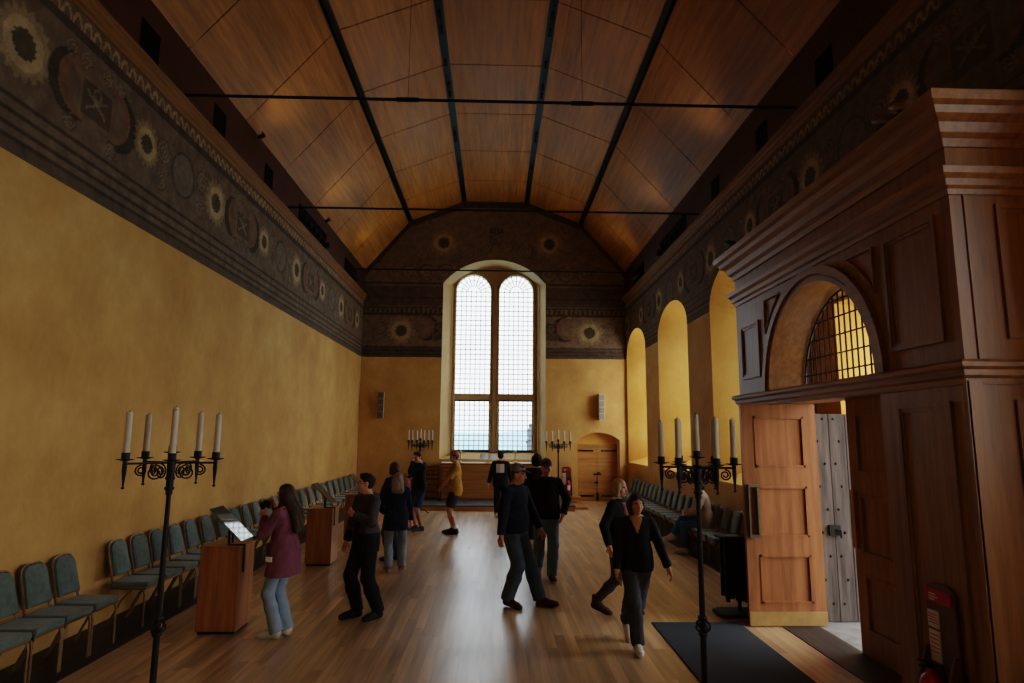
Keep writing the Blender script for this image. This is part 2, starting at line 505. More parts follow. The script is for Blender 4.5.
def light_outline(x0,x1,z0,zs,n=17):
    h=(x1-x0)/2; cx=(x0+x1)/2
    return [(x0,z0),(x1,z0)]+[(cx+h*cos(a),zs+h*sin(a)) for a in np.linspace(0,pi,n)]

# side windows: splayed recess, stone frame, leaded pane
DX = 1.0
for i,c in enumerate(WIN):
    hw=.78; z0,zs=1.75,4.25
    out=[(c-WH,SILL),(c-WH,SPR)]+[(c+WH*(-cos(a)),SPR+RISE*sin(a)) for a in np.linspace(0,pi,25)][1:-1]+[(c+WH,SPR),(c+WH,SILL)]
    out=[(max(YB+.05,min(y,YF-.02)),z) for y,z in out]
    inn=[(c-hw-.06,z0-.1),(c-hw-.06,zs+.1)]+[(c-(hw+.06)*cos(a),zs+.1+(hw+.02)*sin(a)) for a in np.linspace(0,pi,25)][1:-1]+[(c+hw+.06,zs+.1),(c+hw+.06,z0-.1)]
    b=MB(); n=len(out); cz=3.2
    ext=[(c+(y-c)*1.03,cz+(z-cz)*1.02) for y,z in out]
    vs=[(XR+.002,y,z) for y,z in ext]+[(XR+.002,y,z) for y,z in out]+[(XR+DX,y,z) for y,z in inn]
    b.add(vs,[(j*n+k,j*n+k+1,j*n+n+k+1,j*n+n+k) for j in (0,1) for k in range(n-1)]+[(j*n+n-1,j*n,j*n+n,j*n+2*n-1) for j in (0,1)])
    w=struct(b.build('window_%d'%(i+2), M['reveal'], fix=False))
    for p in w.data.polygons: p.use_smooth=False
    # stone surround filling the recess round the light
    lo_=light_outline(c-hw,c+hw,z0,zs); b=MB(); N=len(inn)
    ys=sorted(set([c+(hw+.06)*math.sin(k*pi/2) for k in np.linspace(-1,1,31)]+[c-hw,c+hw]))
    vs=[];fs=[]
    def itop(y): return zs+.1+(hw+.02)*math.sqrt(max(0,1-((y-c)/(hw+.06))**2))
    for k in range(len(ys)-1):
        ya,yb=ys[k],ys[k+1]; mid=(ya+yb)/2
        if abs(mid-c)<hw:
            za=zs+math.sqrt(max(0,hw*hw-(ya-c)**2)); zb=zs+math.sqrt(max(0,hw*hw-(yb-c)**2))
            b.quad((XR+DX,ya,za),(XR+DX,yb,zb),(XR+DX,yb,max(zb,itop(yb))),(XR+DX,ya,max(za,itop(ya))))
            b.quad((XR+DX,ya,z0-.1),(XR+DX,yb,z0-.1),(XR+DX,yb,z0),(XR+DX,ya,z0))
        else: b.quad((XR+DX,ya,z0-.1),(XR+DX,yb,z0-.1),(XR+DX,yb,itop(yb)),(XR+DX,ya,itop(ya)))
    b.build('window_frame', M['winframe'], w, fix=False)
    if 9<c:
        to=lambda y,z:(XR+DX+.02,y,z)
        leaded(w,c-hw,c+hw,z0,zs,0,.2,.21,to)
        b=MB(); b.add([(XR+DX+.03,y,z) for y,z in lo_],[tuple(range(len(lo_)))]); b.build('pane',M['glass'],w,fix=False)

# far wall: tall recess with two round-headed lights, low doorway on the right
NX0,NX1,NSIL,NSPR,NAPX=-1.80,1.66,1.36,7.2,8.03
def narch(x):
    h=(NX1-NX0)/2; c=(NX0+NX1)/2; rise=NAPX-NSPR; R=(h*h+rise*rise)/(2*rise)
    return NAPX-R+math.sqrt(max(0,R*R-(x-c)**2))
DX0,DX1,DSP,DAP=2.70,4.08,2.0,2.24
def darch(x):
    h=(DX1-DX0)/2; c=(DX0+DX1)/2; rise=DAP-DSP; R=(h*h+rise*rise)/(2*rise)
    return DAP-R+math.sqrt(max(0,R*R-(x-c)**2))
toF=lambda u,z:(u,YF,z)
dx=np.linspace(DX0,DX1,19).tolist()
wall_sheet('wall_far',[col_grid([XL,NX0],[0,0],[BAND,BAND],5,toF),col_grid([NX0,NX1],[0,0],[NSIL,NSIL],5,toF),
  col_grid([NX1,DX0],[0,0],[BAND,BAND],5,toF),col_grid(dx,[darch(x) for x in dx],[BAND]*19,5,toF),col_grid([DX1,XR],[0,0],[BAND,BAND],5,toF)],toF,M['plaster'])
b=MB(); b.box(XL,NX0,YF-.012,YF,3.49,3.515); b.box(NX1,XR,YF-.012,YF,3.49,3.515); struct(b.build('trim_15',M['plaster']))
st=.03
ca=np.append(np.arange(XL,NX0,st),NX0); cb=np.append(np.arange(NX1,XR,st),XR); cm=np.linspace(NX0,NX1,120)
def pf(U,Z):
    P=Paint(U,Z,(138,112,84))
    P.stripe(BAND,BAND+.34,(62,48,38),.85)
    for q in (.1,.2,.34): P.stripe(BAND+q,BAND+q+.035,(38,30,25),.9)
    P.stripe(BAND+.28,BAND+.33,(96,76,50),.6)
    zc=5.55
    for sgn in (-1,1):
        P.sun(-.02+sgn*3.15,zc,.34); P.spiral(-.02+sgn*3.85,zc+.1,.2,sgn); P.spiral(-.02+sgn*3.65,zc-.28,.1,-sgn)
        P.crescent(-.02+sgn*2.3,zc+.1,.42,sgn); P.cart(-.02+sgn*1.85,zc,.25,.34); P.spiral(-.02+sgn*2.75,zc+.3,.1,sgn); P.spiral(-.02+sgn*4.2,zc-.2,.16,sgn)
    P.stripe(6.08,6.16,(38,30,25),.85)
    dent=((U/.16)%1<.5); P.fill((Z>6.16)&(Z<6.3)&dent,(44,35,28),.85); P.fill((Z>6.16)&(Z<6.3)&~dent,(120,98,68),.5)
    P.stripe(6.32,6.37,(40,32,27),.85); P.stripe(6.4,7.08,(72,54,42),.7); P.stripe(6.66,6.7,(44,35,29),.8)
    P.stripe(7.08,7.14,(136,112,78),.6); P.stripe(7.14,7.22,(44,35,29),.8)
    # lunette above
    m=Z>7.22
    edge=np.interp(U,[p[0] for p in ROOF],[p[1] for p in ROOF])-Z
    P.fill(m&(edge<.22),(52,38,28),.85); P.fill(m&(edge>.24)&(edge<.3),(140,116,80),.5)
    for sgn in (-1,1):
        for q,r in ((1.75,.28),(2.35,.26),(2.95,.24),(3.45,.2)): P.spiral(-.02+sgn*q,7.56,r,sgn if int(q*10)%2 else -sgn,turns=1.8)
        P.sun(-.02+sgn*1.8,8.6,.34); P.spiral(-.02+sgn*1.0,8.32,.24,sgn); P.spiral(-.02+sgn*2.5,8.15,.17,-sgn)
        ob=np.abs(U+.02-sgn*.95)<(.16*(9.7-Z)/1.2); P.fill(ob&(Z>8.55)&(Z<9.62),(136,112,84),.7)
        P.spiral(-.02+sgn*.36,8.48,.2,-sgn); P.medal(-.02+sgn*1.35,8.05,.16)
    P.medal(-.02,8.75,.2); P.fill((np.abs(U+.02)<.24)&(np.abs(Z-9.06)<.09)&(((U/.12)%1<.6)|(Z<9.02)),(44,36,30),.85)
    P.fill((np.abs(U+.02)<.07)&(np.abs(Z-8.9)<.35)&(Z>9),(120,100,70),.6)
    return P.C
painted('trim_9',[col_grid(ca,[BAND]*len(ca),roof_z(ca)+.2,.03,toF),col_grid(cm,[narch(x) for x in cm],roof_z(cm)+.2,.03,toF),col_grid(cb,[BAND]*len(cb),roof_z(cb)+.2,.03,toF)],lambda u,z:(u,YF-.001,z),pf)

YG=21.75                                          # plane of the far glazing
IX0,IX1,IS,IA=-1.53,1.46,7.35,8.0
def iarch(x):
    h=(IX1-IX0)/2;c=(IX0+IX1)/2;rise=IA-IS;R=(h*h+rise*rise)/(2*rise);return IA-R+math.sqrt(max(0,R*R-(x-c)**2))
out=[(NX0,NSIL)]+[(x,narch(x)) for x in np.linspace(NX0,NX1,33)]+[(NX1,NSIL)]
inn=[(IX0,1.55)]+[(x,iarch(x)) for x in np.linspace(IX0,IX1,33)]+[(IX1,1.55)]
b=MB();n=len(out); ext=[(x*1.03,4.7+(z-4.7)*1.015) for x,z in out]
b.add([(x,YF+.002,z) for x,z in ext]+[(x,YF+.002,z) for x,z in out]+[(x,YG,z) for x,z in inn],[(j*n+k,j*n+k+1,j*n+n+k+1,j*n+n+k) for j in (0,1) for k in range(n-1)]+[(j*n+n-1,j*n,j*n+n,j*n+2*n-1) for j in (0,1)])
win=struct(b.build('window_1',M['nave'],fix=False))
LIGHTS=[(-1.40,-.21),(.11,1.275)]; LZ0,LTR0,LTR1,LZS=1.6,3.32,3.54,7.13
xs=sorted(set(np.linspace(IX0,IX1,61).tolist()+[v for l in LIGHTS for v in l]+[l[0]+(l[1]-l[0])*(.5-.5*cos(a)) for l in LIGHTS for a in np.linspace(0,pi,33)]))
b=MB()
def ltop(x):
    for l in LIGHTS:
        if l[0]<=x<=l[1]: h=(l[1]-l[0])/2; return LZS+math.sqrt(max(0,h*h-(x-(l[0]+l[1])/2)**2))
for xa,xb in zip(xs[:-1],xs[1:]):
    inside=any(l[0]<(xa+xb)/2<l[1] for l in LIGHTS)
    for y in (YG-.02,):
        if inside:
            b.quad((xa,y,ltop(xa)),(xb,y,ltop(xb)),(xb,y,iarch(xb)),(xa,y,iarch(xa)))
            b.quad((xa,y,1.5),(xb,y,1.5),(xb,y,LZ0),(xa,y,LZ0))
        else: b.quad((xa,y,1.5),(xb,y,1.5),(xb,y,iarch(xb)),(xa,y,iarch(xa)))
for l in LIGHTS:   # reveals of the stone lights and the transom
    o_=light_outline(l[0],l[1],LZ0,LZS)
    b.add([(x,YG-.02,z) for x,z in o_]+[(x,YG+.14,z) for x,z in o_],[(k,(k+1)%len(o_),len(o_)+(k+1)%len(o_),len(o_)+k) for k in range(len(o_))])
    h=(l[1]-l[0])/2;cx=(l[0]+l[1])/2
    b.tube([(l[0]-.05,YG-.05,LZ0)]+[(cx-(h+.05)*cos(a),YG-.05,LZS+(h+.05)*sin(a)) for a in np.linspace(0,pi,19)]+[(l[1]+.05,YG-.05,LZ0)],.045,6)
b.box(-.115,.02,YG-.12,YG+.1,1.55,7.6)
b.build('mullion_frame',M['winframe'],win,fix=False)
b=MB()
for l in LIGHTS: b.box(l[0]-.03,l[1]+.03,YG-.06,YG+.12,LTR0,LTR1)
b.build('transom',M['winframe'],win)
for l in LIGHTS:
    f=MB()
    for xx in l: f.box(xx-.025,xx+.025,YG-.01,YG+.04,LZ0,LTR0)
    f.box(l[0],l[1],YG-.03,YG+.04,LZ0-.03,LZ0+.04); f.box(l[0],l[1],YG-.03,YG+.04,LTR0-.05,LTR0+.02)
    f.build('casement_frame',M['saddle'],win)
    leaded(win,l[0],l[1],LTR1,LZS,0,.16,.17,lambda x,z:(x,YG+.05,z))
    leaded(win,l[0],l[1],LZ0,LTR0,0,.16,.17,lambda x,z:(x,YG+.05,z),fan=False)
    o_=light_outline(l[0],l[1],LZ0,LZS)
    b=MB(); b.add([(x,YG+.07,z) for x,z in o_],[tuple(range(len(o_)))]); b.build('pane',M['glass'],win,fix=False)

# low double door at the far right
b=MB(); o_=[(DX0,0)]+[(x,darch(x)) for x in dx]+[(DX1,0)]; n=len(o_)
b.add([(x,YF,z) for x,z in o_]+[(x,YF+.38,z) for x,z in o_],[(k,k+1,n+k+1,n+k) for k in range(n-1)])
b.quad((DX0,YF+.38,1.88),(DX1,YF+.38,1.88),(DX1,YF+.38,2.3),(DX0,YF+.38,2.3))
b.quad((DX0,YF,0.001),(DX1,YF,.001),(DX1,YF+.38,.001),(DX0,YF+.38,.001))
b.quad((DX0,YF+.385,0),(DX1,YF+.385,0),(DX1,YF+.385,2.3),(DX0,YF+.385,2.3)); door=struct(b.build('door_1',M['reveal'],fix=False))
mid=(DX0+DX1)/2
for s_,(a,c) in ((-1,(DX0+.01,mid-.003)),(1,(mid+.003,DX1-.01))):
    lf=MB(); lf.box(a,c,YF+.33,YF+.38,.02,1.87); l=lf.build('leaf',M['fardoor'],door)
    hb=MB()
    for z in (.16,1.62): hb.box(a+.03 if s_<0 else a+.12,c-.12 if s_<0 else c-.03,YF+.315,YF+.331,z,z+.05)
    hb.build('strap_hinge',M['iron'],l)
hb=MB(); hb.box(mid-.13,mid+.13,YF+.3,YF+.33,.86,.91); hb.lathe([(.0,0),(.045,0),(.045,.03),(0,.03)],(mid+.05,YF+.3,.93)); 
hb.tube([(mid-.02,YF+.3,.6),(mid-.02,YF+.25,.6),(mid-.02,YF+.25,.78),(mid-.02,YF+.3,.78)],.012); hb.box(mid-.1,mid+.02,YF+.31,YF+.332,.6,.64)
hb.box(mid-.03,mid+.03,YF+.3,YF+.33,.03,.28)
hb.build('door_bolt',M['iron'],door)

# front wall behind the viewer
b=MB(); b.box(XL-.1,XR+.1,YB-.1,YB,0,10.3); struct(b.build('wall_front',M['plaster']))

# ceiling: veneered panels with open joints between dark lighting tracks
b=MB()
for (xa,za),(xb,zb) in zip(ROOF[:-1],ROOF[1:]): b.quad((xa-.05,YB,za+.12),(xb+.05,YB,zb+.12),(xb+.05,YF+.02,zb+.12),(xa-.05,YF+.02,za+.12))
ceil=struct(b.build('ceiling',M['void'],fix=False))
joints=[YB,-6.25,-4.15,-2.05,.05,2.15,4.25,6.35,8.45,10.55,12.65,14.75,16.85,18.95,YF]
for k,((xa,za),(xb,zb)) in enumerate(zip(ROOF[:-1],ROOF[1:])):
    d=Vector((xb-xa,0,zb-za)); L=d.length; d.normalize(); nrm=Vector((-d.z,0,d.x))
    g0=.0 if k==0 else .085; g1=.0 if k==4 else .085
    A=Vector((xa,0,za))+d*g0; B=Vector((xb,0,zb))-d*g1
    for ya,yb in zip(joints[:-1],joints[1:]):
        pb=MB(); q=[]
        for y in (ya+.013,yb-.013):
            q+= [(A.x,y,A.z),(B.x,y,B.z),(B.x+nrm.x*.03,y,B.z+nrm.z*.03),(A.x+nrm.x*.03,y,A.z+nrm.z*.03)]
        pb.add(q,[(0,1,2,3),(7,6,5,4),(0,4,5,1),(1,5,6,2),(2,6,7,3),(3,7,4,0)])
        pb.build('ceiling_panel',M['ceil'],ceil)
for i,(x,z) in enumerate(ROOF[1:-1]):
    b=MB(); b.box(x-.075,x+.075,YB,YF,z+.03,z+.1); b.box(x-.085,x-.06,YB,YF,z-.02,z+.05); b.box(x+.06,x+.085,YB,YF,z-.02,z+.05)
    struct(b.build('trim_%d'%(10+i),M['track']))

# wrought tie rods across the hall
for i,(y,w) in enumerate(((8.45,'nearest of the four thin black tie rods across the ceiling'),(12.9,'second thin black tie rod from the viewer, across the ceiling'),(17.9,'third black tie rod, in front of the painted gable'))):
    zL=6.88
    b=MB(); b.tube([(XL-.05,y,zL),(XR+.05,y,zL)],.022,8)
    t=thing('tie_rod',w.replace('four','three'),'tie rod',(0,0,0),0,'tie rods')
    b.build('rod',M['iron'],t)
    if i==0:
        for x in (-1.3,1.2):
            c=MB(); c.tube([(x,y,zL-.02),(x,y,float(roof_z(x))+.02)],.003,5); c.tube([(x-.16,y,zL),(x+.16,y,zL)],.034,8); c.build('hanger',M['iron'],t)
# dark lighting recesses in the boards above the cornices
def recess(x, y, w, label, s):
    t=thing('lighting_recess',label,'vent',(x,y,6.9),0,'recesses above the cornices')
    b=MB(); b.box(0,.012*s,-w/2,w/2,-.1,.36) if s>0 else b.box(-.012,0,-w/2,w/2,-.1,.36)
    b.build('opening',M['void'],t)
    if w>1:
        c=MB()
        for q in np.linspace(-w/2+.15,w/2-.15,6):
            c=MB(); c.lathe([(0,0),(.05,0),(.06,.08),(.03,.14),(0,.14)],(.09*s,q,-.04),8); l=c.build('lamp',M['iron'],t)
            k=MB(); k.lathe([(0,0),(.028,0),(.028,.012),(0,.012)],(.13*s,q,.02),8); k.build('lens',M['chrome'],l)
W=['nearest','second','third','fourth long','farthest']
for (y,w),o_ in zip(((7.5,.42),(9.55,.42),(11.75,.42),(14.8,2.3),(18.75,1.5)),W): recess(XL,y,w,f'{o_} dark lighting recess above the left cornice','' or 1)
for (y,w),o_ in zip(((7.7,.42),(9.7,.42),(11.9,.42),(15.0,2.3),(18.75,1.5)),W): recess(XR,y,w,f'{o_} dark lighting recess above the right cornice',-1)
# little spotlights in the two middle tracks and by the tie rods
def spot(loc, label, rz=0, group='small spotlights of the ceiling', tilt=.5):
    t=thing('spotlight',label,'spotlight',loc,rz,group)
    b=MB(); b.tube([(0,0,.0),(0,0,-.08)],.012,6); b.build('stem',M['track'],t)
    b=MB(); a=Vector((0,-.05,-.06)); e=Vector((0,.07,-.06-.12*tilt)); b.tube([a,e],[.035,.045],10); b.build('lamp_head',M['track'],t)
    b=MB(); b.tube([e,e+(e-a).normalized()*.012],[.038,.036],10); b.build('lens',M['chrome'],t)
for xi,side in ((1,'left'),(2,'right')):
    x,z=ROOF[xi+0] if xi==1 else ROOF[3]
    x,z=ROOF[2] if side=='left' else ROOF[3]
    for k,y in enumerate((10.9,11.4,12.5,13.4,13.75,15.7,16.0,17.8)):
        n_=['first','second','third','fourth','fifth','sixth','seventh','eighth'][k]
        spot((x,y,z+.03),f'{n_} small spotlight from the viewer in the {side} middle ceiling track')
spot((XL+.12,11.0,7.62),'small black spotlight under the left ceiling edge beyond the first tie rod',pi/2)
spot((XL+.12,15.6,7.62),'small black spotlight under the left ceiling edge beyond the second tie rod',pi/2)
# ---------------------------------------------------------------- porch (oak lobby round the side door)
PX, PY0, PY1 = 3.33, 4.36, 8.52; PC=6.45; AR=1.07; RZ0,RZ1=2.55,2.70; TOPZ=3.97
RV0,RV1=5.38,7.60                                 # opening between the piers
porch=thing('oak_porch','large panelled oak porch with arched fanlight built against the right wall','porch',(0,0,0))
b=MB()
# lower piers, body of the near side
b.box(PX,PX+.1,PY0,RV0,0,RZ0); b.box(PX+.1,XR,RV0-.06,RV0,0,RZ0); b.build('pier',M['porch'],porch)
b=MB(); b.box(PX,PX+.1,RV1,PY1,0,RZ0); b.box(PX+.1,3.86,RV1+.0,RV1+.06,0,RZ0); b.build('pier',M['porch'],porch)
b=MB(); b.box(PX+.1,XR,PY1-.06,PY1,0,TOPZ); b.build('far_side',M['porch'],porch)
b=MB(); b.box(PX+.1,XR,PY0,PY0+.06,0,4.3); b.build('near_side',M['porch'],porch)
# upper storey front with the arched opening
b=MB(); ys=sorted(set([PY0,PY1]+[PC+AR*math.sin(k*pi/2) for k in np.linspace(-1,1,41)]))
for t in (0,):
    for ya,yb in zip(ys[:-1],ys[1:]):
        f=lambda y: RZ1+(math.sqrt(max(0,AR*AR-(y-PC)**2)) if abs(y-PC)<=AR else 0)
        inside=abs((ya+yb)/2-PC)<AR
        za,zb=(f(ya),f(yb)) if inside else (RZ1,RZ1)
        q=[(PX,ya,za),(PX,yb,zb),(PX,yb,4.35),(PX,ya,4.35)]
        b.add(q+[(x+.1,y,z) for x,y,z in q],[(0,1,2,3),(7,6,5,4),(0,4,5,1),(2,6,7,3)]+([(0,3,7,4)] if ya==PY0 else [])+([(1,5,6,2)] if yb==PY1 else []))
b.build('upper_front',M['porch'],porch)
# soffit barrel and inner wall with door head
b=MB(); ar=[(PC-AR*cos(a),RZ1+AR*sin(a)) for a in np.linspace(0,pi,33)]
b.add([(PX+.1,y,z) for y,z in ar]+[(3.74,y,z) for y,z in ar],[(k,k+1,34+k,33+k) for k in range(32)])
b.build('arch_soffit',M['porch_h'],porch,smooth=True)
b=MB(); b.prism([(RV0,RZ0-.0),(RV1,RZ0),(RV1,RZ1),(RV0,RZ1)],'x',PX-.0,3.86); b.build('door_head',M['porch_h'],porch)
b=MB(); b.box(PX-.0,XR,PY0,PY1,4.3,4.36); b.box(3.8,XR,PY0+.06,PY1-.06,3.9,3.94); b.build('roof_board',M['porch_h'],porch)
# mouldings: profile swept round the two visible faces
def sweep(prof,name,mat=M['porch_h']):
    b=MB(); n=len(prof); vs=[]
    for o,z in prof: vs.append((XR,PY0-o,z))
    for o,z in prof: vs.append((PX-o,PY0-o,z))
    for o,z in prof: vs.append((PX-o,PY1+o,z))
    for o,z in prof: vs.append((XR,PY1+o,z))
    fs=[(s*n+k,s*n+k+1,(s+1)*n+k+1,(s+1)*n+k) for s in range(3) for k in range(n-1)]
    fs+=[(s*n,s*n+n-1,(s+1)*n+n-1,(s+1)*n) for s in range(3)]
    b.add(vs,fs); return b.build(name,mat,porch)
sweep([(0,RZ0-.02),(.015,RZ0-.02),(.02,RZ0+.02),(.045,RZ0+.04),(.05,RZ0+.08),(.08,RZ0+.1),(.085,RZ0+.13),(.06,RZ1),(0,RZ1+.01)],'middle_rail')
sweep([(0,3.93),(.015,3.93),(.02,3.97),(.045,3.99),(.05,4.04),(.085,4.07),(.09,4.12),(.05,4.14),(0,4.15)],'lower_moulding')
sweep([(0,4.3),(.02,4.3),(.03,4.36),(.07,4.39),(.09,4.46),(.15,4.5),(.17,4.55),(.215,4.57),(.225,4.64),(.2,4.66),(0,4.67)],'top_cornice')
# archivolt
def arc_mould(r0,r1,px0,px1,name):
    b=MB(); A=np.linspace(0,pi,41); vs=[]
    for a in A:
        for r,x in ((r0,px0),(r0,px1),(r1,px1),(r1,px0)): vs.append((x,PC-r*cos(a),RZ1+r*sin(a)))
    b.add(vs,[(i*4+k,i*4+(k+1)%4,i*4+4+(k+1)%4,i*4+4+k) for i in range(40) for k in range(4)]); return b
b=arc_mould(AR-.005,AR+.05,PX-.03,PX+.01,''); c=arc_mould(AR+.07,AR+.15,PX-.05,PX+.01,''); b.add(c.v,c.f)
c=arc_mould(AR+.05,AR+.07,PX-.015,PX+.01,''); b.add(c.v,c.f); b.build('archivolt',M['porch_h'],porch)
# raised frames of the panels
def frame_x(b,y0,y1,z0,z1,x,w=.035,t=.022):
    """moulded rectangle on a face of constant x (faces -x)"""
    b.box(x-t,x+.004,y0,y1,z0,z0+w); b.box(x-t,x+.004,y0,y1,z1-w,z1); b.box(x-t,x+.004,y0,y0+w,z0+w,z1-w); b.box(x-t,x+.004,y1-w,y1,z0+w,z1-w)
    w2=w+.03
    b.box(x-t*.5,x+.004,y0+w,y1-w,z0+w,z0+w2); b.box(x-t*.5,x+.004,y0+w,y1-w,z1-w2,z1-w); b.box(x-t*.5,x+.004,y0+w,y0+w2,z0+w2,z1-w2); b.box(x-t*.5,x+.004,y1-w2,y1-w,z0+w2,z1-w2)
def frame_y(b,x0,x1,z0,z1,y,w=.035,t=.022):
    b.box(x0,x1,y-t,y+.004,z0,z0+w); b.box(x0,x1,y-t,y+.004,z1-w,z1); b.box(x0,x0+w,y-t,y+.004,z0+w,z1-w); b.box(x1-w,x1,y-t,y+.004,z0+w,z1-w)
    w2=w+.03
    b.box(x0+w,x1-w,y-t*.5,y+.004,z0+w,z0+w2); b.box(x0+w,x1-w,y-t*.5,y+.004,z1-w2,z1-w); b.box(x0+w,x0+w2,y-t*.5,y+.004,z0+w2,z1-w2); b.box(x1-w2,x1-w,y-t*.5,y+.004,z0+w2,z1-w2)
def panel_x(y0,y1,z0,z1):
    b=MB(); frame_x(b,y0,y1,z0,z1,PX); b.build('panel_moulding',M['porch'],porch)
panel_x(4.52,5.17,2.86,3.83); panel_x(7.78,8.36,2.9,3.62); panel_x(4.52,5.14,.3,2.42); panel_x(7.78,8.36,.3,2.42)
for s_ in (-1,1):       # spandrel panels beside the arch
    b=MB(); r=AR+.26; pts2=[(PC+s_*r*cos(a),RZ1+r*sin(a)) for a in np.linspace(.56,1.0,9)]; corner=(PC+s_*r*cos(.56),RZ1+r*sin(1.0))
    loop=[(PX-.012,y,z) for y,z in pts2]+[(PX-.012,corner[0],corner[1])]
    b.tube(loop,.014,6,closed=True); b.build('panel_moulding',M['porch_h'],porch)
b=MB(); frame_y(b,3.66,4.3,2.86,3.86,PY0); b.build('panel_moulding',M['porch'],porch)
b=MB(); frame_y(b,3.66,4.3,.3,2.42,PY0); b.build('panel_moulding',M['porch'],porch)
b=MB(); b.box(PX-.015,PX+.1,PY0-.02,PY0,0,RZ0); b.box(PX-.02,PX,PY0-.02,PY0+.012,0,RZ0); b.box(PX+.1,PX+.12,PY0-.012,PY0,2.7,3.95); b.build('corner_stile',M['porch'],porch)
b=MB(); b.box(PX-.02,PX+.0,PY0,RV0,0,.16); b.box(PX-.02,PX,RV1,PY1,0,.16); b.build('plinth_board',M['porch_h'],porch)
# iron grille of the fanlight
gx=3.74; b=MB(); gr=AR-.02
for y in np.arange(PC-gr+.1,PC+gr,.107):
    h=math.sqrt(max(0,gr*gr-(y-PC)**2)); b.bar((gx,y,RZ1),(gx,y,RZ1+h),.014,.014,(1,0,0))
for z in (.17,.36,.56,.76,.94):
    h=math.sqrt(max(0,gr*gr-z*z)); b.bar((gx-.008,PC-h,RZ1+z),(gx-.008,PC+h,RZ1+z),.014,.014,(1,0,0))
b.tube([(gx,PC-gr*cos(a),RZ1+gr*sin(a)) for a in np.linspace(0,pi,33)],.014,6)
b.build('fanlight_grille',M['iron'],porch)

def panelled_leaf(name,w,h,mat,panels,t=.05,kick=.14):
    """leaf in local coords: x 0..w, y 0..t (front face y=0), z 0..h; sunk panels"""
    b=MB(); st=.15
    zs=[kick+.0]+[q for p in panels for q in p]+[h]
    b.box(0,st,0,t,.0,h); b.box(w-st,w,0,t,0,h)
    lo=0
    for z0,z1 in panels: b.box(st,w-st,0,t,lo,z0); lo=z1
    b.box(st,w-st,0,t,lo,h)
    for z0,z1 in panels:
        b.box(st,w-st,.018,t-.018,z0,z1)
        for a,c,d,e in ((st,st+.025,z0,z1),(w-st-.025,w-st,z0,z1),(st,w-st,z0,z0+.025),(st,w-st,z1-.025,z1)): b.box(a,c,-.008,.02,d,e)
    return b
PAN=[(.24,.78),(.98,1.56),(1.78,2.38)]
leaf=thing('door_leaf','open oak door leaf with three panels, standing square into the hall from the porch','door',(2.945,7.53,.012))
panelled_leaf('',.9,2.53,None,PAN).build('leaf_panel',M['leaf'],leaf)
b=MB(); b.box(0,.9,-.014,0,0,.15); b.build('kick_board',plain('pale_kick_board',(170,136,84),.5,0,.4,.15,8),leaf)
b=MB(); b.box(.03,.048,-.05,0,.98,1.58); b.box(.132,.15,-.05,0,.98,1.58); b.box(.048,.132,-.05,0,.98,1.01); b.box(.048,.132,-.05,0,1.55,1.58)
b.build('pull_plate',M['greenbrass'],leaf)
leaf2=thing('door_leaf','closed dark oak door leaf with brass plate in the porch doorway','door',(3.72,6.63,.012),-pi/2)
panelled_leaf('',.95,2.537,None,PAN).build('leaf_panel',M['porch'],leaf2)
b=MB(); b.box(.025,.085,-.03,0,1.02,1.6); b.build('push_plate',M['brass'],leaf2)
# studded outer door seen through the opening
old=thing('studded_door','old grey weathered plank door with iron studs, open behind the porch opening','door',(3.87,7.68,.012))
b=MB(); b.box(0,.205,0,.06,0,2.42); b.box(.213,.41,0,.06,0,2.42); b.box(.42,.62,0,.06,0,2.42); b.build('planks',M['oldoak'],old)
b=MB()
for j,z in enumerate(np.arange(.2,2.4,.27)):
    for x in ((.06,.33,.52) if j%2 else (.14,.27,.47)): b.lathe([(.016,0),(.012,.008),(0,.014)],(0,0,0),8); 
    base=len(b.v)
b=MB()
for j,z in enumerate(np.arange(.2,2.4,.27)):
    for x in ((.06,.33,.52) if j%2 else (.14,.27,.47)):
        b.tube([(x,0,z),(x,-.012,z)],[.017,.009],8)
b.build('stud',M['iron'],old)
b=MB(); b.box(.13,.26,-.035,0,.98,1.1); b.tube([(.2,-.04,1.04),(.25,-.06,1.04),(.25,-.06,.96)],.012); b.build('lock',M['iron'],old)
# passage through the wall thickness
b=MB(); x1=5.7
b.quad((XR,DY0,0),(x1,DY0-.3,0),(x1,DY0-.3,DZ),(XR,DY0,DZ)); b.quad((XR,DY1,0),(x1,DY1+.2,0),(x1,DY1+.2,DZ),(XR,DY1,DZ)); b.quad((XR,DY0,DZ),(x1,DY0-.3,DZ),(x1,DY1+.2,DZ),(XR,DY1,DZ))
d2=struct(b.build('door_2',M['reveal'],fix=False))
b=MB(); b.box(3.74,6.2,DY0,DY1,-.1,.004); struct(b.build('threshold',M['stone']))
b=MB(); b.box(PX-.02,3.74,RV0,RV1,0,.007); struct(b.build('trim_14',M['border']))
b=MB(); b.box(5.7,30,-10,30,-.4,-.06); struct(b.build('ground',plain('courtyard_stone',(150,146,138),.9)))
# spot lamps standing on the porch cornice
for loc,lab in (((3.2,4.62,4.67),'pair of silver spot lamps on the near end of the porch cornice, front one'),((3.2,4.85,4.67),'pair of silver spot lamps on the near end of the porch cornice, rear one'),((3.2,8.3,4.67),'small dark floodlight on the far end of the porch cornice')):
    t=thing('spot_lamp',lab,'spotlight',loc,0,'lamps on the porch')
    far=loc[1]>8
    b=MB(); b.lathe([(0,0),(.06,0),(.06,.02),(.015,.03),(.015,.08),(0,.08)],(0,0,0),12); b.build('base',M['iron'],t)
    b=MB(); b.tube([(.03,-.07,.08),(0,.02,.12),(-.02,.08,.14)],[.045,.045,.03],12); b.build('lamp_head',M['iron'] if far else M['bronze'],t)

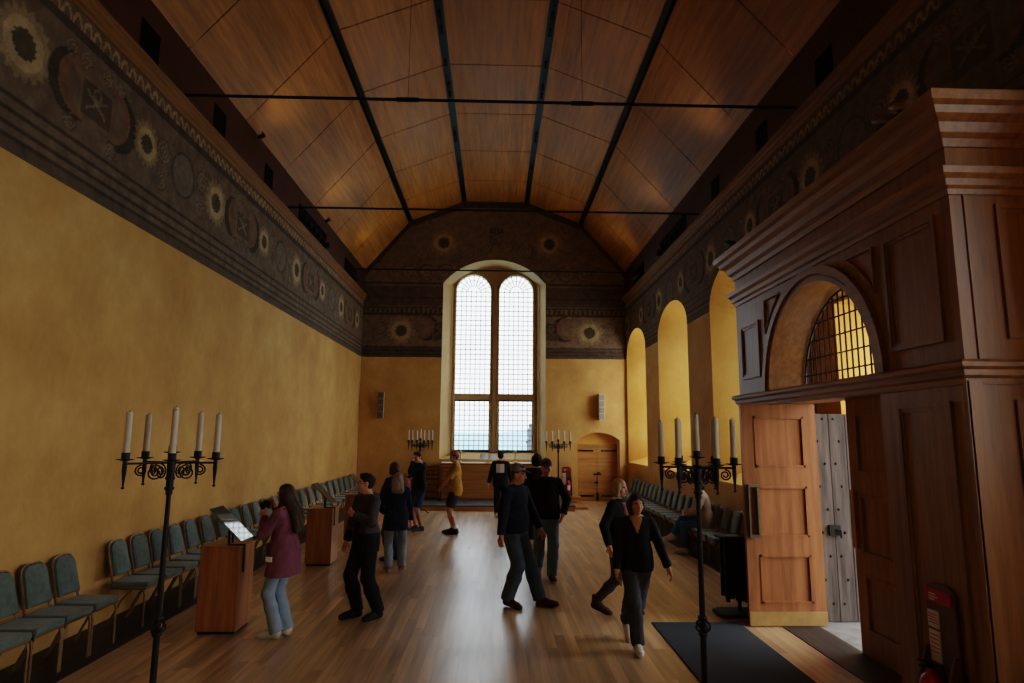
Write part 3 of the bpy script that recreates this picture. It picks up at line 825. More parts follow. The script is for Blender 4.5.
# ---------------------------------------------------------------- floor mat
b=MB(); b.box(1.84,2.86,3.6,7.67,.0,.012); tag(b.build('door_mat',M['mat'],bevel=.004),'large charcoal grey mat on the floorboards in front of the porch','mat')

# ---------------------------------------------------------------- stacking chairs
def tomb(w,z0,z1,n=10,top=.6):
    """rounded-head outline in (y,z)"""
    r=w*top; pts=[(-w,z0),(w,z0),(w*.98,z1-r)]
    pts+=[(w*.98*cos(a) if False else (w*.98-r)+r*cos(a),(z1-r)+r*sin(a)) for a in np.linspace(0,pi/2,n)][1:]
    pts+=[(-y,z) for y,z in pts[2:][::-1]]
    return pts
def make_chair():
    t=thing('stacking_chair','x','chair')
    lean=lambda z:-.17-(z-.45)*.24
    b=MB(); o=tomb(.146,.525,.885)
    n=len(o); q=[]
    for dx in (.028,-.02): q+=[(lean(z)+dx,y,z) for y,z in o]
    inner=[(lean(z)+.045,y*.86,.705+(z-.705)*.88) for y,z in o]
    b.add(q+inner,[tuple(range(2*n-1,n-1,-1))]+[(i,(i+1)%n,n+(i+1)%n,n+i) for i in range(n)]+[(i,2*n+i,2*n+(i+1)%n,(i+1)%n) for i in range(n)]+[tuple(range(2*n,3*n))])
    b.build('backrest',M['velvet'],t,smooth=True)
    b=MB()
    pts=[(-.2,-.2),(.24,-.2),(.25,.2),(-.2,.2)]
    b.box(-.19,.235,-.186,.186,.415,.475); o_=b.build('seat',M['velvet'],t,bevel=.022)
    b=MB(); o2=tomb(.159,.40,.898)
    b.tube([(lean(z)-.005,y,z) for y,z in o2[1:]+o2[:1]],.0125,6); b.bar((lean(.525)-.02,-.155,.525),(lean(.525)-.02,.155,.525),.02,.014)
    b.box(-.18,.22,-.195,-.175,.395,.415); b.box(-.18,.22,.175,.195,.395,.415); b.box(.2,.22,-.195,.195,.395,.415); b.box(-.18,-.16,-.195,.195,.395,.415)
    b.build('frame',M['bronze'],t)
    for s in (-1,1):
        b=MB(); b.tube([(.1,s*.185,.405),(.165,s*.185,.4),(.195,s*.185,.375),(.205,s*.185,.33),(.21,s*.185,0)],.0125,6); b.build('leg',M['bronze'],t)
        b=MB(); b.tube([(.06,s*.18,.4),(-.05,s*.18,.28),(-.19,s*.18,0)],.0125,6); b.build('leg',M['bronze'],t)
    return t
proto=make_chair(); first=[True]
ORD=['first','second','third','fourth','fifth','sixth','seventh','eighth','ninth','tenth','eleventh','twelfth','thirteenth','fourteenth','fifteenth','sixteenth','seventeenth','eighteenth','nineteenth','twentieth','twenty-first','twenty-second']
def chair(x,y,rz,label,group):
    if first[0]: o=proto; first[0]=False
    else: o=copy_tree(proto)
    o.location=(x,y,.008); o.rotation_euler=(0,0,rz); o['label']=label; o['group']=group
    return o
near=[5.1,5.52,5.93,6.34,6.76]
for k,y in enumerate(near[::-1]):
    chair(-4.1,y,random.uniform(-.05,.05),f'green velvet chair {["at the gap, end one of","second from the gap in","third from the gap in","fourth from the gap in","fifth from the gap in"][k]} the nearest group by the left wall','chairs of the near group on the left')
for k,y in enumerate([7.68,8.1,8.52,8.96,9.42,9.9,10.4]):
    chair(-4.1,y,random.uniform(-.05,.05),f'green velvet chair, {ORD[k]} after the gap in the row by the left wall','chairs behind the nearest plinth')
for k,y in enumerate([10.95,11.42,11.9,12.4,12.95,13.5,14.1]):
    chair(-4.1,y,random.uniform(-.04,.04),f'green velvet chair by the left wall, {ORD[k]} past the nearest plinth, behind the maroon jacket','chairs between the two near plinths')
for k,y in enumerate(np.linspace(14.65,20.05,10)):
    chair(-4.1,y,random.uniform(-.03,.03),f'green chair by the left wall, {ORD[9-k]} from the far corner','chairs in the far part of the left row')
RY=[10.83+.452*k for k in range(19)]
for k,y in enumerate(RY):
    chair(3.86,y,pi+random.uniform(-.03,.03),f'green chair by the right wall, {ORD[k]} from the porch end of the row','chairs in the right row')

# ---------------------------------------------------------------- standing candelabra
def candelabrum(loc,label,arms,R,rot,zc=1.9,lean=(0,0),ch=.30,tall=True,foot=True):
    t=thing('standing_candelabrum',label,'candelabrum',loc,0,'iron candelabra')
    b=MB()
    b.tube([(0,0,.12),(0,0,.5),(0,0,zc-.25)],[.026,.024,.018],10)
    b.tube([(0,0,zc-.25),(0,0,zc+.02)],[.026,.034],10)
    for z in (.6,.72,zc-.2,zc-.12): b.lathe([(.0,-.014),(.034,-.012),(.038,0),(.034,.012),(0,.014)],(0,0,z),12)
    b.build('pole',M['iron'],t)
    b=MB()                                        # open twisted knot
    for k in range(5):
        a0=2*pi*k/5; b.tube([(.05*sin(pi*q)*cos(a0+q*2.2)+.012*cos(a0),.05*sin(pi*q)*sin(a0+q*2.2)+.012*sin(a0),.6+.12*q) for q in np.linspace(0,1,9)],.008,5)
    b.build('basket_knot',M['iron'],t)
    for k in range(3):
        a=2*pi*k/3+.5; b=MB(); d=Vector((cos(a),sin(a),0))
        b.tube([(0,0,.14),d*.08+Vector((0,0,.13)),d*.18+Vector((0,0,.09)),d*.26+Vector((0,0,.025)),d*.3+Vector((0,0,.014))],.014,6); b.build('foot',M['iron'],t)
    for k in range(arms):
        a=rot+2*pi*k/arms; d=Vector((cos(a),sin(a),0)); s=MB(); Z=Vector((0,0,1))
        s.bar(Z*zc,d*R+Z*zc,.016,.016)
        for r0,cx,fl in ((.062,.12,1),(.045,.215,-1)):   # scrolls under the arm
            pts=[]
            for q in np.linspace(0,1,22):
                an=pi/2+fl*q*3.6*pi; rr=r0*(1-.75*q); pts.append(d*(cx+rr*cos(an)*1.0)+Z*(zc-.012-r0+rr*sin(an)))
            s.tube(pts,.007,5)
        s.tube([d*R+Z*(zc+.03),d*R+Z*(zc-.05),d*R+Z*(zc-.17)],[.016,.018,.006],8)
        s.lathe([(0,-.013),(.012,-.006),(.013,.003),(0,.013)],d*R+Z*(zc-.18),8)
        arm=s.build('arm',M['iron'],t)
        p=MB(); p.lathe([(0,.02),(.02,.02),(.062,.032),(.064,.037),(.03,.036),(.03,.085),(.026,.085),(.026,.04),(0,.04)],d*R+Z*(zc),14); p.build('drip_pan',M['iron'],arm)
        c=MB(); hh=ch*random.uniform(.97,1.06); c.lathe([(.024,.05),(.0225,.05+hh-.01),(.019,.05+hh),(0,.05+hh-.004)],d*R+Z*zc,14)
        cd=c.build('candle',M['candle'],t,smooth=True)
        w=MB(); w.tube([d*R+Z*(zc+.045+hh),d*R+Z*(zc+.065+hh)],.003,5); w.build('wick',M['wick'],cd)
    p=MB(); p.tube([(0,0,zc),(0,0,zc+.08)],.014,8); p.lathe([(0,.07),(.02,.07),(.062,.082),(.064,.087),(.03,.086),(.03,.135),(0,.135)],(0,0,zc),14); p.build('centre_pan',M['iron'],t)
    c=MB(); c.lathe([(.024,.1),(.0225,.09+ch),(.019,.1+ch),(0,.096+ch)],(0,0,zc),14); cd=c.build('candle',M['candle'],t,smooth=True)
    w=MB(); w.tube([(0,0,zc+.095+ch),(0,0,zc+.115+ch)],.003,5); w.build('wick',M['wick'],cd)
    return t
candelabrum((-2.585,5.2,.008),'black iron standing candelabrum at the left, in front of the near chairs',5,.33,-1.108,1.9,ch=.34)
candelabrum((1.655,5.2,.0125),'black iron standing candelabrum at the right, beside the charcoal mat',6,.285,-.3,1.885,ch=.33)
candelabrum((-2.06,17.7,0),'black iron candelabrum at the far end, left of the altar window',6,.33,-.1,1.9)
candelabrum((1.76,17.7,0),'black iron candelabrum at the far end, right of the altar window',6,.33,-.1,1.9)

# ---------------------------------------------------------------- reading plinths
def plinth(loc,label,rz,size):
    sx,sy,h=size
    t=thing('reading_plinth',label,'lectern',loc,rz,'oak reading plinths')
    b=MB(); b.box(0,sx,0,sy,.03,h-.03); b.build('cabinet',M['plinth'],t,bevel=.006)
    b=MB(); b.box(.02,sx-.02,.02,sy-.02,0,.03); b.build('base',M['rubber'],t)
    b=MB(); b.box(-.006,sx+.006,-.006,sy+.006,h-.03,h); b.build('top_board',M['plinth'],t,bevel=.004)
    b=MB(); y=sy*.2
    b.bar((sx*.62,y,h),(sx*.62,y,h+.2),.02,.02,(1,0,0)); b.bar((sx*.62,y,h+.008),(sx+.016,y,h+.008),.03,.014); b.bar((sx+.014,y,h+.01),(sx+.014,y,h-.28),.03,.012,(1,0,0))
    y=sy*.62; b.bar((sx*.55,y,h),(sx*.55,y,h+.24),.02,.02,(1,0,0))
    b.build('bracket',M['iron'],t)
    b=MB(); c=Vector((sx*.57,sy*.42,h+.225)); th=math.radians(43); u=Vector((cos(th),0,-sin(th))); v=Vector((0,1,0)); n=Vector((sin(th),0,cos(th)))
    q=[]
    for k in (-.006,.006):
        for a,e in ((-.25,-.17),(.25,-.17),(.25,.17),(-.25,.17)): q.append(c+u*a+v*e+n*k)
    b.add(q,[(3,2,1,0),(4,5,6,7),(0,1,5,4),(1,2,6,5),(2,3,7,6),(3,0,4,7)])
    b.build('reading_panel',M['panelglass'],t)
plinth((-3.2,7.23,.0),'oak reading plinth with slanted glass panel, nearest one, left of the maroon jacket',0,(.43,.42,.915))
plinth((-3.09,10.8,.0),'oak reading plinth with slanted glass panel, middle one, right of the maroon jacket',0,(.42,.42,.915))
plinth((-3.05,13.3,.0),'oak reading plinth farthest down the hall, behind the man in black',0,(.42,.42,.915))

# ---------------------------------------------------------------- far end
plat=MB(); plat.box(-2.7,2.3,18.4,YF,0,.125); plat.box(2.3,2.75,18.9,YF,0,.06); 
pf_=struct(plat.build('step',M['altar'])); 
b=MB(); b.box(-2.72,2.32,18.37,YF,.125,.155); b.build('step_top',M['darkgrey'],pf_)
alt=thing('altar','long oak fronted altar with white linen along its top under the tall window','altar',(-.02,20.1,.155))
b=MB(); b.box(-1.62,1.62,0,.62,0,1.09); b.build('front_panel',M['altar'],alt); 
b=MB(); b.box(-1.66,1.66,-.03,.65,0,.05); b.box(-1.64,1.64,-.015,.63,1.06,1.1); b.build('edge_rail',M['chairwood'],alt)
b=MB(); b.box(-1.66,1.66,-.03,.64,1.1,1.115); tag(b.build('altar_cloth',M['cloth_white']),'thin white linen runner lying along the altar top','cloth').location=(-.02,20.1,.155)
bk=thing('open_book','large white open book on a little stand on the altar','book',(-.21,20.25,1.27))
b=MB(); b.bar((0,0,0),(0,0,.12),.04,.04,(1,0,0)); b.box(-.1,.1,-.06,.08,0,.015); b.build('stand',M['brass'],bk)
b=MB()
for s in (-1,1):
    pts=[(0,.0),(s*.08,.025),(s*.17,.025),(s*.27,.005)]
    for (xa,ha),(xb,hb) in zip(pts[:-1],pts[1:]):
        f=lambda x,h,w:(x,-.03+w*.12-h,.1+w*.17)
        b.quad((xa,-.05-ha,.1),(xb,-.05-hb,.1),(xb,.06-hb,.28),(xa,.06-ha,.28)); b.quad((xa,-.035,.1),(xb,-.035,.1),(xb,.075,.28),(xa,.075,.28))
b.build('pages',M['paper'],bk)
for x,lab in ((-1.09,'brass candlestick on the left part of the altar, behind the tan cap'),(.65,'brass candlestick on the altar right of the open book')):
    t=thing('candlestick',lab,'candlestick',(x,20.35,1.27),0,'altar candlesticks')
    b=MB(); b.lathe([(0,0),(.09,0),(.085,.02),(.03,.05),(.016,.09),(.026,.13),(.014,.18),(.013,.27),(.03,.3),(.06,.33),(.06,.345),(0,.345)],(0,0,0),14); b.build('stem',M['brass'],t,smooth=True)
    b=MB(); b.lathe([(.03,.345),(.03,.4),(0,.4)],(0,0,0),10); b.build('candle',M['candle'],t)
def ladderback(x,y,rz,label):
    t=thing('ladderback_chair',label,'chair',(x,y,.155),rz,'ladderback chairs by the altar')
    for s in (-1,1):
        b=MB(); b.bar((s*.2,.19,0),(s*.2,.23,1.0),.035,.035,(1,0,0)); b.build('back_post',M['chairwood'],t)
        b=MB(); b.bar((s*.2,-.2,0),(s*.2,-.2,.44),.036,.036,(1,0,0)); b.build('leg',M['chairwood'],t)
    b=MB(); b.box(-.22,.22,-.22,.21,.43,.465); b.build('seat',M['chairwood'],t)
    for z in (.58,.72,.85,.96):
        b=MB(); b.box(-.2,.2,.2+.04*z-.02,.2+.04*z,z-.03,z+.03); b.build('slat',M['chairwood'],t)
    b=MB(); b.box(-.2,.2,-.21,-.19,.2,.225); b.box(-.21,-.19,-.2,.2,.24,.265); b.box(.19,.21,-.2,.2,.24,.265); b.build('stretcher',M['chairwood'],t)
ladderback(-1.98,20.35,0,'brown ladderback chair against the far wall left of the altar')
ladderback(-1.42,19.75,.0,'brown ladderback chair in front of the altar behind the tan cap')
# wall speakers
for x,lab,g in ((-3.72,'slim grey column speaker on the far wall, left of the window',0),(3.45,'slim grey column speaker on the far wall, right of the window, above the door',.25)):
    t=thing('column_speaker',lab,'speaker',(x,YF-.14,3.07),g,'column speakers')
    b=MB(); b.box(-.1,.1,-.08,.06,-.43,.43); b.build('cabinet',M['speaker'],t,bevel=.01)
    for z in (-.32,-.11,.1,.31):
        b=MB(); b.box(-.085,.085,-.088,-.078,z-.095,z+.095); b.build('grille',plain('speaker_mesh',(104,96,84),.6,.3),t)
    b=MB(); b.bar((0,.0,.0),(0,.14,0),.05,.05); b.build('wall_bracket',M['iron'],t)
# fire points
def extinguisher(loc,label,rz,zb=0):
    t=thing('fire_extinguisher',label,'fire extinguisher',loc,rz,'fire extinguishers')
    b=MB(); b.lathe([(0,0),(.068,0),(.075,.015),(.075,.37),(.06,.42),(.028,.45),(.026,.48),(0,.48)],(0,0,0),18); b.build('cylinder',M['red'],t,smooth=True)
    b=MB(); b.lathe([(0,.48),(.022,.48),(.022,.52),(0,.52)],(0,0,0),10); b.bar((0,.02,.52),(0,-.1,.545),.022,.012); b.bar((0,.02,.5),(0,-.09,.505),.02,.01); b.build('valve_lever',M['rubber'],t)
    b=MB(); b.tube([(0,.03,.5),(.06,.05,.5),(.1,.03,.42),(.1,-.01,.28),(.09,-.02,.1)],.011,7); b.build('hose',M['rubber'],t)
    b=MB(); A=np.linspace(-2.3,-.84,9)
    b.add([(.0762*cos(a),.0762*sin(a),z) for z in (.16,.31) for a in A],[(k,k+1,10+k,9+k) for k in range(8)]); b.build('label_panel',M['sign_white'],t,fix=False)
    return t
def backboard(loc,label,rz,h=1.08):
    """floor-standing board the extinguisher sits in; faces local -y"""
    t=thing('extinguisher_stand',label,'stand',loc,rz,'extinguisher stands')
    w=.15; o=[(-w,0),(w,0),(w,h-.07),(w-.02,h-.02),(w-.07,h),(-w+.07,h),(-w+.02,h-.02),(-w,h-.07)]
    b=MB(); b.prism(o,'y',0,.02); b.build('back_board',M['redbox'],t)
    for s in (-1,1):
        b=MB(); b.prism([(0,0),(-.22,0),(-.22,.06),(-.03,.62),(0,.62)],'x',s*w-.009,s*w+.009); b.build('side_cheek',M['redbox'],t)
    b=MB(); b.box(-w,w,-.22,0,0,.02); b.build('shelf',M['redbox'],t)
    b=MB(); b.box(-w+.02,w-.02,-.016,0,h-.135,h-.04); sg=b.build('red_sign',M['red'],t)
    b=MB(); b.box(-.09,-.02,-.0185,-.016,h-.08,h-.07); b.box(-.09,-.0,-.0185,-.016,h-.1,h-.09); b.box(-.09,-.03,-.0185,-.016,h-.12,h-.11); b.build('sign_print',M['sign_white'],sg)
    b=MB(); b.box(-.13,-.02,-.012,0,h-.32,h-.2); b.box(-.13,-.02,-.012,0,h-.56,h-.34); b.build('notice',M['sign_white'],t)
    b=MB()
    for q,zz in enumerate(((h-.225,h-.245,h-.265,h-.285),(h-.37,h-.4,h-.43,h-.46,h-.49))):
        b=MB()
        for z in zz: b.box(-.12,-.03,-.0135,-.012,z-.005,z+.003)
        b.build('notice_print',M['red'],t)
    return t
backboard((3.285,4.78,0),'varnished board with red sign on the near face of the porch',-pi/2)
extinguisher((3.17,4.78,.022),'red fire extinguisher with black hose at the foot of the oak porch',-pi/2+.25)
b=MB(); b.box(2.05,2.72,20.05,20.6,.155,.25); tag(b.build('low_plinth',M['altar'],bevel=.01),'low pale wooden plinth under the far fire extinguisher','plinth')
backboard((2.3,20.5,.25),'varnished board behind the red extinguisher by the far door',0,.9)
extinguisher((2.34,20.38,.272),'red fire extinguisher standing by the far door',0)
# black stand with hanging straps beside the open leaf
t=thing('strap_stand','black stand hung with a bundle of dark straps beside the open door leaf','stand',(2.98,8.05,0),0)
b=MB(); b.prism([(-.26,-.12),(-.18,-.2),(.22,-.2),(.28,-.1),(.28,.1),(.2,.18),(-.18,.18),(-.26,.1)],'z',0,.035); b.build('base',M['rubber'],t,bevel=.008)
b=MB(); b.tube([(.05,0,.035),(.05,0,.9)],.022,10); b.build('post',M['iron'],t)
b=MB(); b.box(-.2,.24,-.12,.12,.9,.93); b.build('top_bar',M['rubber'],t,bevel=.01)
for k in range(12):
    x=-.13+k%6*.06; y=-.09 if k<6 else .06; l=random.uniform(.12,.24)
    b=MB(); b.box(x-.022,x+.022,y-.02,y+.02,l,.9); b.build('strap',M['rubber'],t,bevel=.006)
# statue on the parapet outside
t=thing('garden_finial','dark stone figure on a pedestal seen outside through the right light','statue',(1.47,26.5,-1.0),0)
b=MB(); b.lathe([(0,0),(.3,0),(.3,.15),(.16,.25),(.12,2.75),(.2,2.82),(.2,2.9),(0,2.9)],(0,0,0),12); b.build('pedestal',plain('dark_outdoor_stone',(96,100,106),.9),t)
b=MB(); b.lathe([(0,2.9),(.12,2.9),(.09,3.05),(.14,3.25),(.13,3.38),(.06,3.45),(.08,3.52),(.07,3.6),(0,3.64)],(0,0,0),12); b.tube([(.08,0,3.35),(.2,0,3.22),(.24,0,3.4),(.2,0,3.55)],[.05,.045,.04,.03],8); b.build('figure',bpy.data.materials['dark_outdoor_stone'],t)
# landscape beyond the window; distance haze is put into its colours
b=MB(); b.add([(-3000,60,-60),(3000,60,-60),(3000,3000,-60),(-3000,3000,-60)],[(0,1,2,3)])
k=NT('haze_tinted_fields'); k.set(1,0,0); k.color(k.ramp(k.noise(k.coords((.004,.002,1)),1.5,5),[(.35,s2l((136,186,200))),(.65,s2l((176,214,226)))])); struct(b.build('ground',k.m,fix=False))
b=MB(); xs=np.linspace(-2600,2600,60); hz=[-8+26*math.sin(x*.0021+1)**2+14*math.sin(x*.006)**2 for x in xs]
b.add([(x,2900,-60) for x in xs]+[(x,2900,z) for x,z in zip(xs,hz)],[(k_,k_+1,61+k_,60+k_) for k_ in range(59)])
k=NT('haze_tinted_hills'); k.set(1,0,0); k.color(s2l((196,222,236))); struct(b.build('hills',k.m,fix=False))
# ---------------------------------------------------------------- people: smooth-blended tapered volumes, meshed with surface nets
def surface_nets(D, org, h):
    S = D < 0
    nx,ny,nz = D.shape
    c = np.zeros((nx-1,ny-1,nz-1), np.int8)
    for i in (0,1):
        for j in (0,1):
            for k in (0,1): c += S[i:nx-1+i, j:ny-1+j, k:nz-1+k]
    act = (c>0)&(c<8)
    ii,jj,kk = np.nonzero(act)
    idx = -np.ones(act.shape, np.int64); idx[ii,jj,kk] = np.arange(len(ii))
    P = np.zeros((len(ii),3)); W = np.zeros(len(ii))
    cor = [(0,0,0),(1,0,0),(0,1,0),(1,1,0),(0,0,1),(1,0,1),(0,1,1),(1,1,1)]
    V = [D[ii+a,jj+b,kk+e] for a,b,e in cor]
    for a,b in ((0,1),(2,3),(4,5),(6,7),(0,2),(1,3),(4,6),(5,7),(0,4),(1,5),(2,6),(3,7)):
        m = (V[a]<0)!=(V[b]<0); t = np.where(m, V[a]/np.where(m,V[a]-V[b],1), 0)
        pa = np.array(cor[a],float); pb = np.array(cor[b],float)
        P += np.where(m[:,None], pa+(pb-pa)*t[:,None], 0); W += m
    P = P/W[:,None] + np.stack([ii,jj,kk],1)
    P = P*h + np.array(org)
    F = []
    for ax in range(3):
        sl = [slice(1,-1)]*3; sl[ax] = slice(0,-1)
        s2 = [slice(1,-1)]*3; s2[ax] = slice(1,None)
        A = S[tuple(sl)]; B = S[tuple(s2)]; m = A!=B
        e = np.array(np.nonzero(m)); fl = A[m]
        for q in range(3):
            if q!=ax: e[q] += 1
        u,v = [q for q in range(3) if q!=ax]
        if ax==1: u,v = v,u
        def cell(du,dv):
            f = e.copy(); f[u]-=du; f[v]-=dv; return idx[f[0],f[1],f[2]]
        q = np.stack([cell(1,1),cell(0,1),cell(0,0),cell(1,0)],1)
        q[~fl] = q[~fl][:,::-1]; F.append(q)
    F = np.concatenate(F); F = F[(F>=0).all(1)]
    return P, F

class Vol:
    """list of primitives; each: (fn, lo, hi, k). meshed on demand"""
    def __init__(s): s.p = []; s.cuts = []; s.noise = 0
    def cap(s, a, b, ra, rb, k=.02, flat=None, fn=1.0, end=False):
        """tapered capsule a->b; flat: direction along which it is squeezed by fn; end: cut square at b"""
        a=np.array(a,float); b=np.array(b,float); r=max(ra,rb)+k
        def f(X):
            p = X-a
            ab = b-a
            L2 = ab@ab+1e-9
            t = np.clip((p@ab)/L2,0,1)
            q = p - t[...,None]*ab
            if flat is not None:
                n = np.array(flat,float); n/=np.linalg.norm(n)
                q = q + (q@n)[...,None]*n*(fn-1)
            d = np.linalg.norm(q,axis=-1)-(ra+(rb-ra)*t)
            if end: d = np.maximum(d, ((X-b)@ab)/math.sqrt(L2))
            return d
        s.p.append((f, np.minimum(a,b)-r, np.maximum(a,b)+r, k)); return s
    def ell(s, c, r, R=None, k=.02):
        c=np.array(c,float); r=np.array(r,float); R=np.eye(3) if R is None else R; m=max(r)+k
        def f(X):
            p=(X-c)@R
            k0=np.linalg.norm(p/r,axis=-1); k1=np.linalg.norm(p/(r*r),axis=-1)+1e-9
            return k0*(k0-1)/k1
        s.p.append((f,c-m,c+m,k)); return s
    def cut(s, pt, n): s.cuts.append((np.array(pt,float),np.array(n,float)/np.linalg.norm(n))); return s
    def mesh(s, name, h):
        lo=np.min([p[1] for p in s.p],0)-3*h; hi=np.max([p[2] for p in s.p],0)+3*h
        n=np.ceil((hi-lo)/h).astype(int)+1
        D=np.full(n,.08,np.float32)
        for f,a,b,k in s.p:
            i0=np.maximum(np.floor((a-lo)/h).astype(int)-2,0); i1=np.minimum(np.ceil((b-lo)/h).astype(int)+3,n)
            g=[lo[q]+h*np.arange(i0[q],i1[q]) for q in range(3)]
            X=np.stack(np.meshgrid(*g,indexing='ij'),-1)
            d=f(X); sl=tuple(slice(i0[q],i1[q]) for q in range(3)); o=D[sl]
            hh=np.maximum(k-np.abs(o-d),0)/k
            D[sl]=np.minimum(o,d)-hh*hh*k/4
        if s.noise or s.cuts:
            g=[lo[q]+h*np.arange(n[q]) for q in range(3)]
            X=np.stack(np.meshgrid(*g,indexing='ij'),-1)
            if s.noise:
                a=s.noise
                D+= a*(np.sin(X[...,2]*43+6*np.sin(X[...,0]*17)+3*np.sin(X[...,1]*23))*.6+np.sin(X[...,2]*27+X[...,0]*31-X[...,1]*19)*.5)
            for p,nn in s.cuts: D=np.maximum(D,(X-p)@nn)
        P,F=surface_nets(D,lo,h)
        me=bpy.data.meshes.new(name); me.from_pydata(P.tolist(),[],F.tolist()); me.update()
        return me,P,F

def rot(ax,a):
    return np.array(Matrix.Rotation(a,3,ax))
def fabric(name,c,var=.22,rough=.9,scale=9,weave=True):
    if name in M: return M[name]
    k=NT(name); k.set(rough,0,.2); c=s2l(c); co=k.coords()
    n=k.noise(co,scale,5,.6); f=k.noise(co,220,2)
    k.color(k.ramp(k.math('ADD',k.math('MULTIPLY',n,.8),k.math('MULTIPLY',f,.2)),[(.3,tuple(x*(1-var) for x in c)),(.7,tuple(min(1,x*(1+var)) for x in c))]))
    k.bump(k.noise(co,26,4,.6),.35,.012); M[name]=k.m; return k.m
def skin(name,c):
    if name in M: return M[name]
    k=NT(name); k.set(.5,0,.4); c=s2l(c)
    k.b.inputs['Subsurface Weight'].default_value=.08; k.b.inputs['Subsurface Scale'].default_value=.01
    n=k.noise(k.coords(),18,4); k.color(k.ramp(n,[(.3,tuple(x*.9 for x in c)),(.7,tuple(min(1,x*1.06) for x in c))])); M[name]=k.m; return k.m
def hairmat(name,c1,c2):
    if name in M: return M[name]
    k=NT(name); k.set(.6,0,.2); n=k.noise(k.coords((60,60,6)),2,5,.6); k.color(k.ramp(n,[(.35,s2l(c1)),(.65,s2l(c2))])); k.bump(n,.6,.01); M[name]=k.m; return k.m
SK_FAIR=skin('fair_skin',(206,152,122)); SK_TAN=skin('tan_skin',(190,136,100)); LIPS=skin('lips',(170,98,88)); BROW=hairmat('brow',(44,32,26),(60,44,34))
EYEW=plain('eye_white',(225,220,214),.2,0,.6,.02); EYED=plain('iris',(46,34,28),.2,0,.6,.05)

def ik(a, c, l1, l2, pole):
    a=np.array(a,float); c=np.array(c,float); d=c-a; L=np.linalg.norm(d)
    if L>(l1+l2)*.999: c=a+d/L*(l1+l2)*.999; d=c-a; L=np.linalg.norm(d)
    u=d/L; x=(l1*l1-l2*l2+L*L)/(2*L); y=math.sqrt(max(0,l1*l1-x*x))
    p=np.array(pole,float); p=p-u*(p@u); p/=np.linalg.norm(p)+1e-9
    return a+u*x+p*y, c

